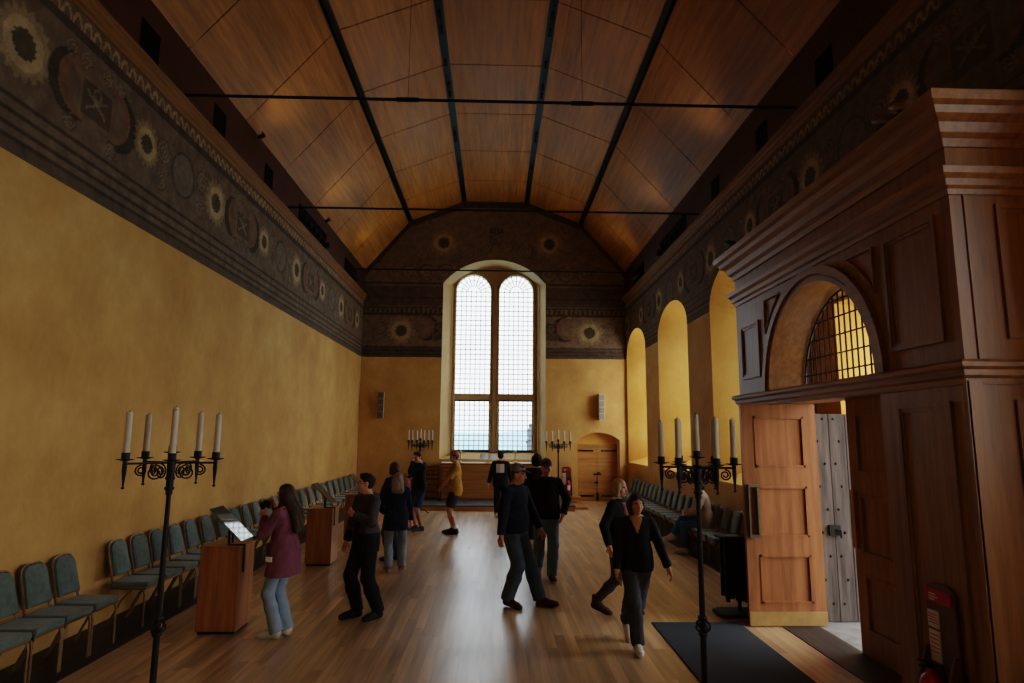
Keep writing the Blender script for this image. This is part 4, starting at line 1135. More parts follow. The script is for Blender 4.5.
def person(label, loc, face, h, sk, garments, hair, lfoot, rfoot, lhand, rhand, dz=0.0, lean=0.0, side=0.0, twist=0.0, hip_twist=0.0,
           head=(0,0,0), res=.0075, fat=1.0, pelvis=None, group=None, shoe=None, socks=None, cap=None, extra=None, brows=BROW, grip=.35, glasses=False):
    """local frame: +y the way the body faces, +x its right. feet: (x,y,yaw,heel lift); hands: (x,y,z, pole)"""
    s=h/1.75
    rz=math.atan2(-face[0],face[1])
    t=thing('person',label,'person',(loc[0],loc[1],loc[2] if len(loc)>2 else .0),rz,group)
    Pv=np.array(pelvis if pelvis is not None else (0,0,.93+dz))*s
    Rp=rot('Z',hip_twist)
    Rs=rot('Z',twist)@rot('Y',side)@rot('X',-lean)
    T=lambda p: Pv+Rs@(np.array(p,float)*s)           # torso frame, origin at pelvis
    N=T((0,-.005,.53))
    sh={1:T((.175,0,.47)),-1:T((-.175,0,.47))}
    hip={1:Pv+Rp@(np.array((.088,0,-.015))*s),-1:Pv+Rp@(np.array((-.088,0,-.015))*s)}
    Rh=rot('Z',head[0])@rot('X',head[1])@rot('Y',head[2] if len(head)>2 else 0)
    Hc=N+ (Rs@np.array((0,.02,.045))+Rh@np.array((0,.012,.105)))*s
    hs=s*.95
    Hd=lambda p: Hc+Rh@(np.array(p,float)*hs)
    # joints
    def wf(f):
        if f[0]!='w': return f
        dx_,dy_=f[1]-loc[0],f[2]-loc[1]; c_,s_=cos(-rz),sin(-rz)
        return ((c_*dx_-s_*dy_)/s,(s_*dx_+c_*dy_)/s)+tuple(f[3:])
    lfoot,rfoot=wf(lfoot),wf(rfoot)
    ank={};kn={};toe={};hl={}
    for sd,f in ((-1,lfoot),(1,rfoot)):
        x,y,yaw,lift=f[:4]; z=f[4] if len(f)>4 else 0
        d=np.array((sin(yaw),cos(yaw),0))               # toe direction
        toeb=np.array((x,y,0))*s+d*.13*s+np.array((0,0,.03+z))
        heel=toeb-d*.2*s*cos(lift)+np.array((0,0,.2*s*sin(lift)))
        a=heel+(d*.045*cos(lift)+np.array((0,0,.065))*cos(lift*.6)+d*.03*sin(lift))*s
        pole=f[5] if len(f)>5 else d
        kn[sd],a=ik(hip[sd],a,.43*s,.425*s,pole); ank[sd]=a; toe[sd]=toeb; hl[sd]=heel
    el={};wr={};hands={}
    for sd,hn in ((-1,lhand),(1,rhand)):
        tgt=np.array(hn[0])*s; pole=np.array(hn[1])
        el[sd],wr[sd]=ik(sh[sd],tgt,.285*s,.25*s,pole)
        fd=(wr[sd]-el[sd])/np.linalg.norm(wr[sd]-el[sd])
        hd=np.array(hn[2],float) if len(hn)>2 and hn[2] is not None else fd
        hd/=np.linalg.norm(hd)
        nn=np.array(hn[3],float) if len(hn)>3 else np.array((-sd,0.,0.))
        nn=nn-hd*(nn@hd); nn/=np.linalg.norm(nn)+1e-9
        hands[sd]=(hd,nn,hn[4] if len(hn)>4 else grip)
    # ---- the body, one surface
    B=Vol()
    def torso(V,e=0.,k=.05,legs=True):
        V.ell(T((0,.005,.34)),np.array((.16,.105,.2))*s*(1,fat**.5,1)+e,Rs,k)
        V.ell(T((0,.012*fat,.13)),np.array((.142*fat,.105*fat,.17))*s+e,Rs,k)
        V.ell(Pv+Rs@(np.array((0,-.012,0))*s),np.array((.158,.118,.125))*s+e,Rs,k)
        V.cap(T((-.14,-.005,.455)),T((.14,-.005,.455)),.056*s+e*.6,.056*s+e*.6,k)
        for sd in (-1,1): V.cap(T((sd*.03,-.015,.53 if e==0 else .488)),T((sd*.14,-.005,.465 if e==0 else .45)),.045*s+e*.6,.05*s+e*.6,k)
    def legs(V,e=0.,k=.03,thigh=1.,calf=1.,to=1.0,hem=None,end=False):
        for sd in (-1,1):
            V.cap(hip[sd],kn[sd],(.088*thigh)*s+e,.058*s*calf**.5+e,k)
            if to>0:
                b=kn[sd]+(ank[sd]-kn[sd])*to
                V.cap(kn[sd],kn[sd]*.62+ank[sd]*.38,.057*s*calf**.5+e,.056*s*calf+e,k)
                V.cap(kn[sd]*.62+ank[sd]*.38,b,.056*s*calf+e,(hem if hem else .036*s)+e,k,end=end)
    torso(B); legs(B)
    B.cap(T((0,-.012,.49)),Hd((0,-.02,-.06)),.056*s,.05*s,.03)
    for sd in (-1,1):
        B.cap(sh[sd],el[sd],.05*s,.039*s,.03); m=el[sd]*.7+wr[sd]*.3
        B.cap(el[sd],m,.039*s,.039*s,.02); B.cap(m,wr[sd],.039*s,.026*s,.02)
        d=toe[sd]-hl[sd]; B.cap(ank[sd],hl[sd]+(0,0,.01),.034*s,.028*s,.02); B.cap(ank[sd],toe[sd],.032*s,.02*s,.02)
        # hand: palm, four fingers, thumb
        hd,nn,g=hands[sd]; w=np.cross(hd,nn); w/=np.linalg.norm(w)
        if sd*1>0: w=-w                                  # thumb side
        W_=wr[sd]; sc=s*.96
        B.cap(W_,W_+hd*.03*sc,.025*s,.027*s,.015)
        B.cap(W_+hd*.025*sc+w*.016*sc,W_+hd*.085*sc+w*.024*sc,.019*s,.016*s,.012)
        B.cap(W_+hd*.025*sc-w*.014*sc,W_+hd*.08*sc-w*.022*sc,.019*s,.016*s,.012)
        for q,(off,L) in enumerate(((.031,.074),(.0105,.082),(-.0105,.076),(-.031,.06))):
            p=W_+(hd*.085+w*off)*sc; ang=g*.5; dirv=hd
            for j,fr in enumerate((.45,.31,.24)):
                dv=hd*cos(ang)+nn*sin(ang); e_=p+dv*L*fr*sc
                B.cap(p,e_,(.0095-.0008*j)*s,(.0088-.0009*j)*s,.004); p=e_; ang+=g*1.3
        p0=W_+(hd*.025+w*.026)*sc; p1=p0+(hd*.03+w*.03+nn*.012)*sc; p2=p1+(hd*.03+w*.008+nn*.012*(1+g))*sc
        B.cap(p0,p1,.0125*s,.011*s,.01); B.cap(p1,p2,.0105*s,.0085*s,.004)
    # head and face
    B.ell(Hd((0,-.012,.03)),np.array((.076,.095,.09))*s,Rh,.03); B.ell(Hd((0,.02,-.045)),np.array((.06,.068,.07))*s,Rh,.03)
    B.ell(Hd((0,.062,-.09)),np.array((.026,.024,.022))*s,Rh,.02)
    B.cap(Hd((0,.088,.008)),Hd((0,.108,-.03)),.009*s,.014*s,.012); B.cap(Hd((-.03,.078,.022)),Hd((.03,.078,.022)),.013*s,.013*s,.012)
    B.cap(Hd((-.018,.083,-.06)),Hd((.018,.083,-.06)),.009*s,.009*s,.008)
    for sd in (-1,1):
        B.ell(Hd((sd*.078,-.012,-.01)),np.array((.012,.022,.034))*s,Rh@rot('Z',sd*.35),.008)
        B.ell(Hd((sd*.045,.055,-.025)),np.array((.026,.024,.026))*s,Rh,.02)
    me,P,F=B.mesh('body',res)
    o=link_mesh('body',me,[sk,LIPS,brows],t,True)
    c=P[F].mean(1); L=(c-Hc)@Rh/s; mi=np.zeros(len(F),int)
    mi[(np.abs(L[:,0])<.024)&(np.abs(L[:,2]+.06)<.009)&(L[:,1]>.07)]=1
    mi[(np.abs(np.abs(L[:,0])-.034)<.018)&(np.abs(L[:,2]-.027)<.006)&(L[:,1]>.06)]=2
    me.polygons.foreach_set('material_index',mi.tolist())
    for sd in (-1,1):
        b=MB(); cpt=Hd((sd*.033,.076,.003)); 
        n_=Rh@np.array((0,1,0)); b.lathe([(0,-.0115*s),(.008*s,-.008*s),(.0115*s,0),(.008*s,.008*s),(0,.0115*s)],cpt,10)
        b.cur=1; q=cpt+n_*.0085*s; b.tube([q,q+n_*.0035*s],[.0055*s,.004*s],8); b.build('eye',[EYEW,EYED],t,smooth=True)
    if glasses:
        b=MB()
        for sd in (-1,1):
            b.tube([Hd((sd*.034+.021*cos(a),.096,.002+.016*sin(a))) for a in np.linspace(0,2*pi,14)[:-1]],.0025*s,5,closed=True); b.tube([Hd((sd*.055,.094,.006)),Hd((sd*.08,.0,.004))],.0025*s,5)
        b.tube([Hd((-.013,.1,.006)),Hd((.013,.1,.006))],.0025*s,5); b.build('glasses',M['rubber'],t)
    def add(name,V,mat,r=None,matfn=None):
        me,P,F=V.mesh(name,r or max(res,.009)); o=link_mesh(name,me,mat if isinstance(mat,list) else [mat],t,True)
        if matfn is not None: me.polygons.foreach_set('material_index',matfn(P[F].mean(1)).astype(int).tolist())
        return o
    # ---- clothing
    for g in garments:
        kind=g['kind']; e=g.get('e',.016)*s; V=Vol(); V.noise=g.get('noise',.0022)
        if kind in ('jacket','tshirt'):
            torso(V,e,.05); fr=g.get('sleeve',.97); hem=g['hem']*s
            for sd in (-1,1):
                lo_=Pv+Rp@np.array((sd*.075*s,-.005*s,0)); z1=np.array((lo_[0],lo_[1],hem-.03)); fl=g.get('flare',0)*s
                top=T((sd*.07,0,.12)); V.cap(top,z1 if not g.get('follow') else T((sd*.075,-.01,(g['hem']-.93-.03))),.098*s*fat**.5+e,.1*s*fat**.6+e+fl,.06)
                V.cap(sh[sd],el[sd],.051*s+e*.75,.042*s+e*.85,.016)
                if fr>.5:
                    m=wr[sd]*fr+el[sd]*(1-fr); V.cap(el[sd],m,.042*s+e*.85,.031*s+e*.75,.016,end=True)
                else:
                    V.p.pop(); m=el[sd]*fr*2+sh[sd]*(1-fr*2); V.cap(sh[sd],m,.053*s+e,.052*s+e*1.6,.03,end=True)
            if g.get('collar'):
                V.cap(T((0,-.015,.48)),T((0,-.002,.48+g['collar'])),.07*s,.066*s,.02,end=True)
            if g.get('hood'):
                V.ell(T((0,-.085,.5)),np.array((.105,.07,.075))*s,Rs,.03); V.cap(T((-.07,-.02,.5)),T((-.045,.06,.46)),.03*s,.02*s,.02); V.cap(T((.07,-.02,.5)),T((.045,.06,.46)),.03*s,.02*s,.02)
            V.cut((0,0,hem),(0,0,-1))
            if g.get('vneck'): pass
            mats=[g['mat']]+g.get('mats',[]); fn=g.get('matfn')
            o=add(g.get('name',kind),V,mats,None,(lambda c: fn(((c-Pv)@Rs)/s)) if fn else None)
        elif kind in ('trousers','shorts'):
            wz=Pv+np.array((0,0,.1*s)); V.ell(Pv+np.array((0,-.012,0))*s,np.array((.158*fat**.4,.118*fat**.4,.125))*s+e,None,.04)
            legs(V,e,.03,g.get('thigh',1.),g.get('calf',1.12),g.get('to',1.0)*1.06,(g['hemr']*s if 'hemr' in g else None),True)
            if kind=='shorts':
                V.p=V.p[:1]
                for sd in (-1,1):
                    b_=hip[sd]+(kn[sd]-hip[sd])*g.get('to',.9); V.cap(hip[sd],b_,.094*s+e,.078*s+e,.03,end=True)
            V.cut(wz,(0,0,1)); o=add(kind,V,g['mat'])
        elif kind=='scarf':
            V.cap(T((-.055,-.02,.5)),T((.055,-.02,.5)),.062*s,.062*s,.03); V.cap(T((-.04,.05,.475)),T((.04,.05,.475)),.05*s,.05*s,.03); V.cap(T((.03,.105,.45)),T((.045,.15,.2)),.04*s,.026*s,.02); V.cap(T((-.03,.105,.45)),T((-.045,.15,.25)),.036*s,.024*s,.02); o=add('scarf',V,g['mat'])
        elif kind=='patch':
            o=None; q=[]; b=MB()
            y=g['y']; 
            for i in range(5):
                for j in range(5):
                    x=-.11+.22*i/4; z=g['z0']+(g['z1']-g['z0'])*j/4; q.append(T((x,y+.018*(1-abs(x)/.085*0)-.0+abs(x)*.12,z)))
            b.add(q,[(i*5+j,i*5+j+1,i*5+j+6,i*5+j+5) for i in range(4) for j in range(4)]); b.build('back_print',g['mat'],t,fix=False)
    for sd,f in ((-1,lfoot),(1,rfoot)):
        if shoe is None: break
        V=Vol(); tb,hb=toe[sd],hl[sd]; d=tb-hb; u=d/np.linalg.norm(d); upv=np.array((0,0,1.))-u*u[2]; 
        V.cap(hb+u*.02+upv*.012,tb-u*.0+upv*.006,.042*s,.044*s,.02); V.cap(ank[sd],tb*.8+ank[sd]*.2,.043*s,.036*s,.02); V.cap(tb,tb+u*.05*s+upv*-.002,.044*s,.036*s,.02); V.cap(hb+u*.04*s+upv*.025,ank[sd]+(0,0,shoe.get('high',.02)),.043*s,.045*s+.004,.03,end=True)
        sole=hb-upv*.03; V.cut(sole,-upv)
        sm=[shoe['mat'],shoe.get('sole',shoe['mat'])]
        add('boot' if shoe.get('high',0)>.05 else 'shoe',V,sm,.007,lambda c: ((c-sole)@upv)<.024)
        if socks:
            V=Vol(); V.cap(ank[sd],ank[sd]*.6+kn[sd]*.4 if socks[1]>1 else ank[sd]*.75+kn[sd]*.25,.041*s,.046*s,.01,end=True); add('sock',V,socks[0],.008)
    # ---- hair / cap
    if hair:
        hm=hair['mat']; V=Vol(); V.noise=.004; st=hair['style']
        V.ell(Hd((0,-.018,.04)),np.array((.081,.099,.089))*s,Rh,.02)
        V.ell(Hd((0,-.045,-.005)),np.array((.079,.064,.075))*s,Rh,.02)
        if st=='short': 
            V.ell(Hd((.012,.03,.112)),np.array((.05,.05,.022))*s,Rh,.03); cutp=[((0,.05,.05),(0,1.1,-1))]
        elif st=='long':
            L=hair.get('len',.3)
            V.ell(Hd((0,-.055,-.07)),np.array((.088,.062,.11))*s,Rh,.04)
            for x in (-.055,0,.055):
                V.cap(Hd((x,-.06,-.05)),T((x*1.15,-.125,.49)),.05*s,.046*s,.04); V.cap(T((x*1.15,-.125,.49)),T((x*1.1,-hair.get('back',.165),.53-L)),.046*s,.026*s,.04)
            for sd in (-1,1): V.cap(Hd((sd*.08,.0,.02)),Hd((sd*.085,.0,-.14)),.02*s,.03*s,.03)
            cutp=[((0,.06,.05),(0,.6,-1))]
        elif st=='bob':
            V.ell(Hd((0,-.035,-.04)),np.array((.094,.08,.115))*s,Rh,.04)
            for sd in (-1,1): V.cap(Hd((sd*.082,.015,.04)),Hd((sd*.085,.02,-.08)),.022*s,.026*s,.03)
            cutp=[((0,.06,.05),(0,.6,-1))]
        elif st=='bun':
            V.ell(Hd((0,-.12,.01)),np.array((.04,.04,.04))*s,Rh,.02);
            for sd in (-1,1): V.cap(Hd((sd*.074,.0,.045)),Hd((sd*.07,-.07,-.02)),.018*s,.02*s,.02)
            V.ell(Hd((0,.02,.085)),np.array((.066,.066,.045))*s,Rh,.03); cutp=[((0,.066,.06),(0,.8,-1))]
        elif st=='hooded':
            V.ell(Hd((0,-.03,.0)),np.array((.105,.1,.135))*s,Rh,.04); cutp=[((0,.07,0),(0,1,-.1))]
        # carve the face out (only in front of the ears)
        fc=[]
        def carve(name):
            lo=None
            me,P,F=None,None,None
        base=V.p[:]
        p0,n0=cutp[0]
        V2=Vol(); V2.noise=V.noise
        for f,a,b_,k in base:
            def ff(X,f=f):
                q=(X-Hc)@Rh/s
                d=f(X)
                n=np.array(n0,float); n/=np.linalg.norm(n)
                face=((q-np.array(p0))@n)*s
                return np.maximum(d,np.minimum(face,(q[...,1]-(.0 if st in ('short','bun') else .035))*s))
            V2.p.append((ff,a,b_,k))
        add('hair' if st!='hooded' else 'hood',V2,hm,max(.007,res))
    if cap:
        V=Vol(); V.ell(Hd((0,-.018,.062)),np.array((.085,.102,.088))*s,Rh,.02)
        V.cut(Hd((0,0,.045)),-(Rh@np.array((0,-.12,1.))))
        o=add('cap',V,[cap['mat'],cap.get('back',cap['mat'])],.007,lambda c: (((c-Hc)@Rh)[:,1]<-.02*s))
        V=Vol(); V.cap(Hd((-.022,.075,.062)),Hd((-.022,.135,.05)),.052*s,.042*s,.01,flat=Rh@np.array((0,.15,1.)),fn=4.5); V.cap(Hd((.022,.075,.062)),Hd((.022,.135,.05)),.052*s,.042*s,.01,flat=Rh@np.array((0,.15,1.)),fn=4.5)
        add('cap_brim',V,cap.get('brim',cap['mat']),.006)
    t['_w']=0; del t['_w']
    info=dict(t=t,T=T,Hd=Hd,wr=wr,el=el,sh=sh,Rs=Rs,Rh=Rh,hands=hands,s=s,Pv=Pv,kn=kn)
    return info
def at_person(I, p):
    """local point of a person -> world"""
    t=I['t']; return Matrix.Translation(t.location)@Matrix.Rotation(t.rotation_euler[2],4,'Z')@Vector(p)

MAR=fabric('maroon_cotton',(120,72,86)); BLK=fabric('black_cloth',(30,30,34)); CHAR=fabric('charcoal_fleece',(72,68,68)); NAVY=fabric('navy_cloth',(34,42,62)); NAVY2=fabric('navy_shorts',(44,62,104))
LJEAN=fabric('light_denim',(140,158,172)); MJEAN=fabric('mid_denim',(104,128,148)); DJEAN=fabric('dark_denim',(78,92,108)); GJEAN=fabric('grey_jeans',(70,70,76)); BTR=fabric('black_trousers',(28,28,30))
YEL=fabric('mustard_cotton',(176,130,56)); TANC=fabric('tan_cap',(166,116,76)); GREYC=fabric('grey_cap',(128,122,116)); DKC=fabric('dark_cap',(50,54,62)); BEI=fabric('beige_fleece',(172,146,126)); PNK=fabric('pink_scarf',(168,106,112)); GSC=fabric('patterned_grey_wool',(138,130,122),.5,.9,40)
WSH=fabric('white_canvas',(206,202,196)); BSH=fabric('black_shoe_leather',(30,29,30),.2,.6); BRS=fabric('brown_leather',(78,50,34),.2,.55); TSH=fabric('tan_trainer',(140,120,100)); GSH=fabric('grey_trainer',(72,72,76)); WSO=plain('white_rubber_sole',(200,198,192),.6)
HB=hairmat('dark_brown_hair',(44,28,20),(78,52,38)); HK=hairmat('black_hair',(16,14,14),(34,30,28)); HG=hairmat('blonde_hair',(150,118,80),(206,178,132)); HGR=hairmat('grey_blond_hair',(120,106,88),(170,156,136)); HBR=hairmat('brown_hair',(66,44,30),(104,74,50))
WPRINT=plain('white_back_print',(206,204,200),.8)

# 1 woman in maroon jacket, photographing towards the left wall
I1=person('woman in a maroon jacket and light flared jeans raising a camera beside the nearest plinth',(-2.27,7.16),(-.97,.25),1.61,SK_FAIR,
  [dict(kind='jacket',mat=MAR,hem=.70,flare=.055,e=.02,sleeve=.98,noise=.005),dict(kind='trousers',mat=LJEAN,hemr=.066,calf=1.12,e=.008)],
  dict(style='long',mat=HB,len=.26,back=.18),(-.075,.03,-.12,0),(.075,-.02,.1,0),((-.06,.25,1.36),(-.7,-.3,-1),(.35,.5,.8),(.8,.2,-.3),.9),((.1,.22,1.46),(.8,-.3,-1),(-.3,.4,.9),(-.8,.3,-.3),.9),head=(.0,-.05,0),shoe=dict(mat=WSH,sole=WSO))
# 2 man in black, one hand to his chest
I2=person('man in dark hooded jacket and black trousers, hand on chest, looking left',(-1.53,7.84),(-.72,-.69),1.69,SK_FAIR,
  [dict(kind='jacket',mat=CHAR,mats=[BLK],hem=.80,hood=True,e=.022,matfn=lambda q:(q[:,2]<.1)|(np.abs(q[:,0])<.06)&(q[:,1]>.05)&(q[:,2]<.3),noise=.003,collar=.05),dict(kind='trousers',mat=BTR,e=.018,calf=1.2,to=.98,hemr=.055)],
  dict(style='short',mat=HK),('w',-1.37,7.84,-.1,0),('w',-1.63,7.9,.15,0),((-.1,.24,1.26),(-1,-.4,-.6),(.8,.2,.35),(0,-1,0),.9),((.31,.1,.83),(.8,-1,0),None,(-1,0,0),.5),head=(-.55,-.02,0),shoe=dict(mat=BSH,sole=BSH),glasses=True)
# 3 older woman with grey-blond hair seen from behind
I3=person('woman with grey-blond hair, navy jacket and light jeans seen from behind',(-1.56,10.42),(-.25,.97),1.55,SK_FAIR,
  [dict(kind='jacket',mat=NAVY,hem=.72,e=.03,flare=.02,noise=.004),dict(kind='scarf',mat=GSC),dict(kind='trousers',mat=LJEAN,e=.014,hemr=.06,to=.98)],
  dict(style='long',mat=HGR,len=.03,back=.185),(-.12,.0,-.1,0),(.12,.03,.35,0),((-.2,.2,1.0),(-1,-.5,0)),((.27,.05,.82),(.8,-.8,0)),head=(.15,.2,0),shoe=dict(mat=TSH,sole=WSO),lean=.06)
# 4 person behind with a red backpack
I4=person('person with brown hair in dark blue jacket just beyond the grey-blond woman',(-1.72,11.25),(-.8,.6),1.68,SK_FAIR,
  [dict(kind='jacket',mat=fabric('blue_jacket',(42,52,78)),hem=.78,e=.024,hood=False,noise=.003),dict(kind='trousers',mat=DJEAN,e=.014,hemr=.055)],
  dict(style='bob',mat=HBR),(-.1,0,-.1,0),(.1,0,.1,0),((-.2,.15,.95),(-1,-.6,0)),((.22,.15,.95),(1,-.6,0)),head=(.1,-.15,0),shoe=dict(mat=GSH,sole=BSH))
# 5 young man in navy shorts, hand at his mouth
I5=person('young man in a black hooded jacket and navy shorts holding a hand to his chin',(-1.70,14.58),(-.86,-.5),1.78,SK_FAIR,
  [dict(kind='jacket',mat=BLK,hem=.84,e=.024,hood=True,noise=.003),dict(kind='shorts',mat=NAVY2,e=.02,to=.92)],
  dict(style='short',mat=HB),(-.1,-.02,-.2,0),(.1,.03,.1,0),((-.02,.17,1.50),(-.8,.2,-1),(.1,.1,1),(0,-1,0),.9),((.16,.24,1.2),(1,-.4,-.5),(-.8,.3,.2),(0,-1,0),.6),head=(.25,-.25,0),shoe=dict(mat=GSH,sole=WSO),res=.008)
# 6 young man in mustard T-shirt
I6=person('young man in a mustard T-shirt, tan cap and dark shorts, hands held together in front',(-.86,14.25),(-1,-.04),1.8,SK_FAIR,
  [dict(kind='tshirt',mat=YEL,hem=.80,e=.026,sleeve=.44,noise=.003),dict(kind='shorts',mat=fabric('dark_shorts',(46,48,56)),e=.02,to=.86)],
  dict(style='short',mat=HBR),(-.08,.0,-.1,0),(.08,.06,.05,0),((-.05,.3,.93),(-1,-.4,-.2),(.3,.6,-.5),(.8,0,-.2),.6),((.06,.3,.93),(1,-.4,-.2),(-.3,.6,-.5),(-.8,0,-.2),.6),head=(0,-.12,0),shoe=dict(mat=BSH,sole=GSH),socks=(WSH,1),cap=dict(mat=TANC),res=.008)
# 7 person looking at the altar
I7=person('person in black jacket with a white print on the back, facing the altar',(.16,17.1),(.1,1),1.73,SK_FAIR,
  [dict(kind='jacket',mat=BLK,hem=.8,e=.03,noise=.003),dict(kind='patch',mat=WPRINT,y=-.165,z0=.24,z1=.47),dict(kind='trousers',mat=BTR,e=.016)],
  dict(style='short',mat=HK),(-.1,0,-.1,0),(.1,0,.1,0),((-.33,.02,.84),(-.5,-1,0)),((.3,.1,.9),(.5,-1,0)),head=(0,0,0),shoe=dict(mat=WSH,sole=WSO),cap=dict(mat=DKC),res=.009)
# 8 big man in cap, striding to the right
I8=person('heavy man in a grey and black cap, dark zip sweater and jeans, striding right',(.26,8.5),(.78,-.62),1.8,SK_TAN,
  [dict(kind='jacket',mat=fabric('dark_blue_fleece',(30,36,52)),hem=.87,e=.026,collar=.05,noise=.003),dict(kind='trousers',mat=DJEAN,e=.02,calf=1.25,hemr=.062)],
  dict(style='short',mat=HBR),('w',.63,8.42,-.2,-.22),('w',.2,8.36,.1,.06),((-.3,.2,.9),(-.7,-1,0)),((.31,.04,.86),(.6,-1,0),None,(-1,0,0),.6),head=(.35,-.12,0),fat=1.28,shoe=dict(mat=BRS,sole=BSH),cap=dict(mat=GREYC,back=GREYC,brim=DKC),dz=-.02,lean=.04)
# 9 person in a black hood further back
I9=person('person in a black hood and jacket seen between the two men in caps',(.84,12.8),(.15,1),1.78,SK_FAIR,
  [dict(kind='jacket',mat=BLK,hem=.78,e=.03),dict(kind='trousers',mat=BTR,e=.016)],
  dict(style='hooded',mat=BLK),(-.1,0,-.1,0),(.1,0,.1,0),((-.3,.05,.86),(-.5,-1,0)),((.3,.05,.86),(.5,-1,0)),shoe=dict(mat=WSH,sole=WSO),res=.009)
# 10 man in dark cap, hands in pockets, walking towards the viewer
I10=person('man in dark cap and black jacket walking towards the viewer, hands in pockets',(.80,9.95),(.04,-1),1.8,SK_FAIR,
  [dict(kind='jacket',mat=fabric('black_jersey',(32,32,38)),hem=.86,e=.026,collar=.05,noise=.003),dict(kind='trousers',mat=MJEAN,e=.018,calf=1.15,to=.98,hemr=.055)],
  dict(style='short',mat=HBR),(-.07,.14,-.05,-.05),(.1,-.16,.12,.35),((-.24,.1,.93),(-1,-.6,0)),((.24,.1,.93),(1,-.6,0)),head=(-.1,-.05,0),shoe=dict(mat=BRS,sole=WSO),cap=dict(mat=fabric('slate_cap',(74,76,84))),dz=-.01,glasses=True,fat=1.08)
# 11 blonde woman
I11=person('blonde woman in black jacket, pink scarf and brown ankle boots walking right',(1.54,8.05),(.86,-.5),1.66,SK_FAIR,
  [dict(kind='jacket',mat=BLK,hem=.83,e=.024,noise=.003),dict(kind='scarf',mat=PNK),dict(kind='trousers',mat=GJEAN,e=.01,calf=1.0,hemr=.046,to=.95)],
  dict(style='bob',mat=HG),(-.06,.1,0,-.1),(.09,-.27,.05,.25),((-.26,.15,.92),(-1,-.8,0)),((.28,-.02,.88),(.8,-1,0)),head=(-.1,-.08,0),shoe=dict(mat=BRS,sole=BSH,high=.07),dz=-.03)
# 12 woman in black sweater striding towards the viewer
I12=person('dark-haired woman in a black V-neck sweater and grey jeans striding towards the viewer',(1.50,6.86),(-.05,-1),1.57,SK_TAN,
  [dict(kind='jacket',name='sweater',mat=BLK,mats=[SK_TAN],hem=.84,e=.022,noise=.002,matfn=lambda q:(q[:,1]>.04)&(q[:,2]>.36)&(np.abs(q[:,0])<(q[:,2]-.36)*.42)),dict(kind='trousers',mat=GJEAN,e=.016,calf=1.15,hemr=.062,to=.98)],
  dict(style='bob',mat=HK),(.09,-.3,-.1,.75),(.03,.2,.05,-.06),((-.36,.06,.88),(-.6,-1,0)),((.25,.16,.84),(.8,-.8,0),None,(-1,.2,0),.7),head=(.28,-.03,0),shoe=dict(mat=WSH,sole=WSO),dz=-.02)
# 13 seated person with crossed legs
I13=person('person in beige fleece and blue jeans sitting cross-legged on the right-hand chairs',(3.95,11.96,.0),(-.93,.36),1.7,SK_FAIR,
  [dict(kind='jacket',mat=BEI,hem=.47,e=.03,hood=False,collar=.06),dict(kind='trousers',mat=fabric('blue_denim',(66,108,158)),e=.016,hemr=.05,to=.92)],
  dict(style='short',mat=HB),(-.12,.42,.1,0),(-.02,.66,-.2,.1,.2,(.3,.6,1)),((-.12,.32,.74),(-1,-.4,-.2),(.6,.6,.2),(.5,0,-.5),.8),((.06,.34,.76),(1,-.4,-.2),(-.4,.6,.2),(-.5,0,-.5),.8),pelvis=(0,0,.585),lean=.14,head=(.1,-.1,0),shoe=dict(mat=WSH,sole=WSO))

# ---- things carried
def carried(I,name,label,cat,p,rz=0.0):
    w=at_person(I,p); return thing(name,label,cat,tuple(w),I['t'].rotation_euler[2]+rz)
hp=(I1['wr'][1]+I1['wr'][-1])/2
t=carried(I1,'camera','small black camera held up by the woman in the maroon jacket','camera',hp+np.array((0,.06,.06)))
b=MB(); b.box(-.06,.06,-.02,.02,-.04,.04); b.box(-.025,.025,-.02,.02,.04,.055); b.build('camera_body',M['rubber'],t,bevel=.006)
b=MB(); b.tube([(0,.02,0),(0,.06,0)],[.03,.027],14); b.build('lens_barrel',M['rubber'],t)
t=carried(I1,'folded_leaflet','pale folded leaflet in the jacket pocket of the woman in maroon','leaflet',(-.235,.03,.83))
b=MB(); b.box(-.005,.005,-.035,.035,-.02,.03); b.build('sheet',M['paper'],t)
t=carried(I12,'phone','phone in a pale cover held by the woman in the black sweater','phone',I12['wr'][1]+np.array((-.03,.03,-.09)))
b=MB(); b.box(-.006,.006,-.035,.035,-.06,.07); b.build('phone_case',plain('tan_phone_case',(170,130,96),.5),t,bevel=.004)
b=MB(); b.box(-.0075,-.006,-.031,.031,-.055,.065); b.build('screen',M['panelglass'],t)
t=carried(I4,'backpack','dark red backpack on the back of the person in the blue jacket','backpack',I4['T']((0,-.2,.28)))
V=Vol(); V.cap((0,-.02,-.14),(0,-.02,.12),.14,.12,.03,flat=(0,1,0),fn=1.6); V.cap((0,-.1,-.12),(0,-.1,-.02),.08,.08,.03,flat=(0,1,0),fn=1.5)
me,P,F=V.mesh('pack',.01); link_mesh('pack',me,fabric('red_nylon',(122,34,44),.15,.6),t,True)
for sx in (-1,1):
    b=MB(); b.tube([(sx*.09,.02,.14),(sx*.1,.1,.22),(sx*.1,.25,.2),(sx*.11,.31,.08),(sx*.12,.26,-.1),(sx*.12,.06,-.14)],.016,6); b.build('shoulder_strap',M['rubber'],t)
t=carried(I6,'camera','small dark camera dangling from the hands of the man in the mustard T-shirt','camera',(0,.33,.74))
b=MB(); b.box(-.055,.055,-.02,.02,-.035,.035); b.build('camera_body',M['rubber'],t,bevel=.006)
b=MB(); b.tube([(-.05,0,.03),(-.02,0,.16),(.02,0,.16),(.05,0,.03)],.005,5); b.tube([(0,.02,0),(0,.055,0)],.026,12); b.build('strap',M['rubber'],t)
t=carried(I13,'paper_cup','pale paper cup held by the seated person','cup',(I13['wr'][1]+I13['wr'][-1])/2+np.array((0,.09,.0)))
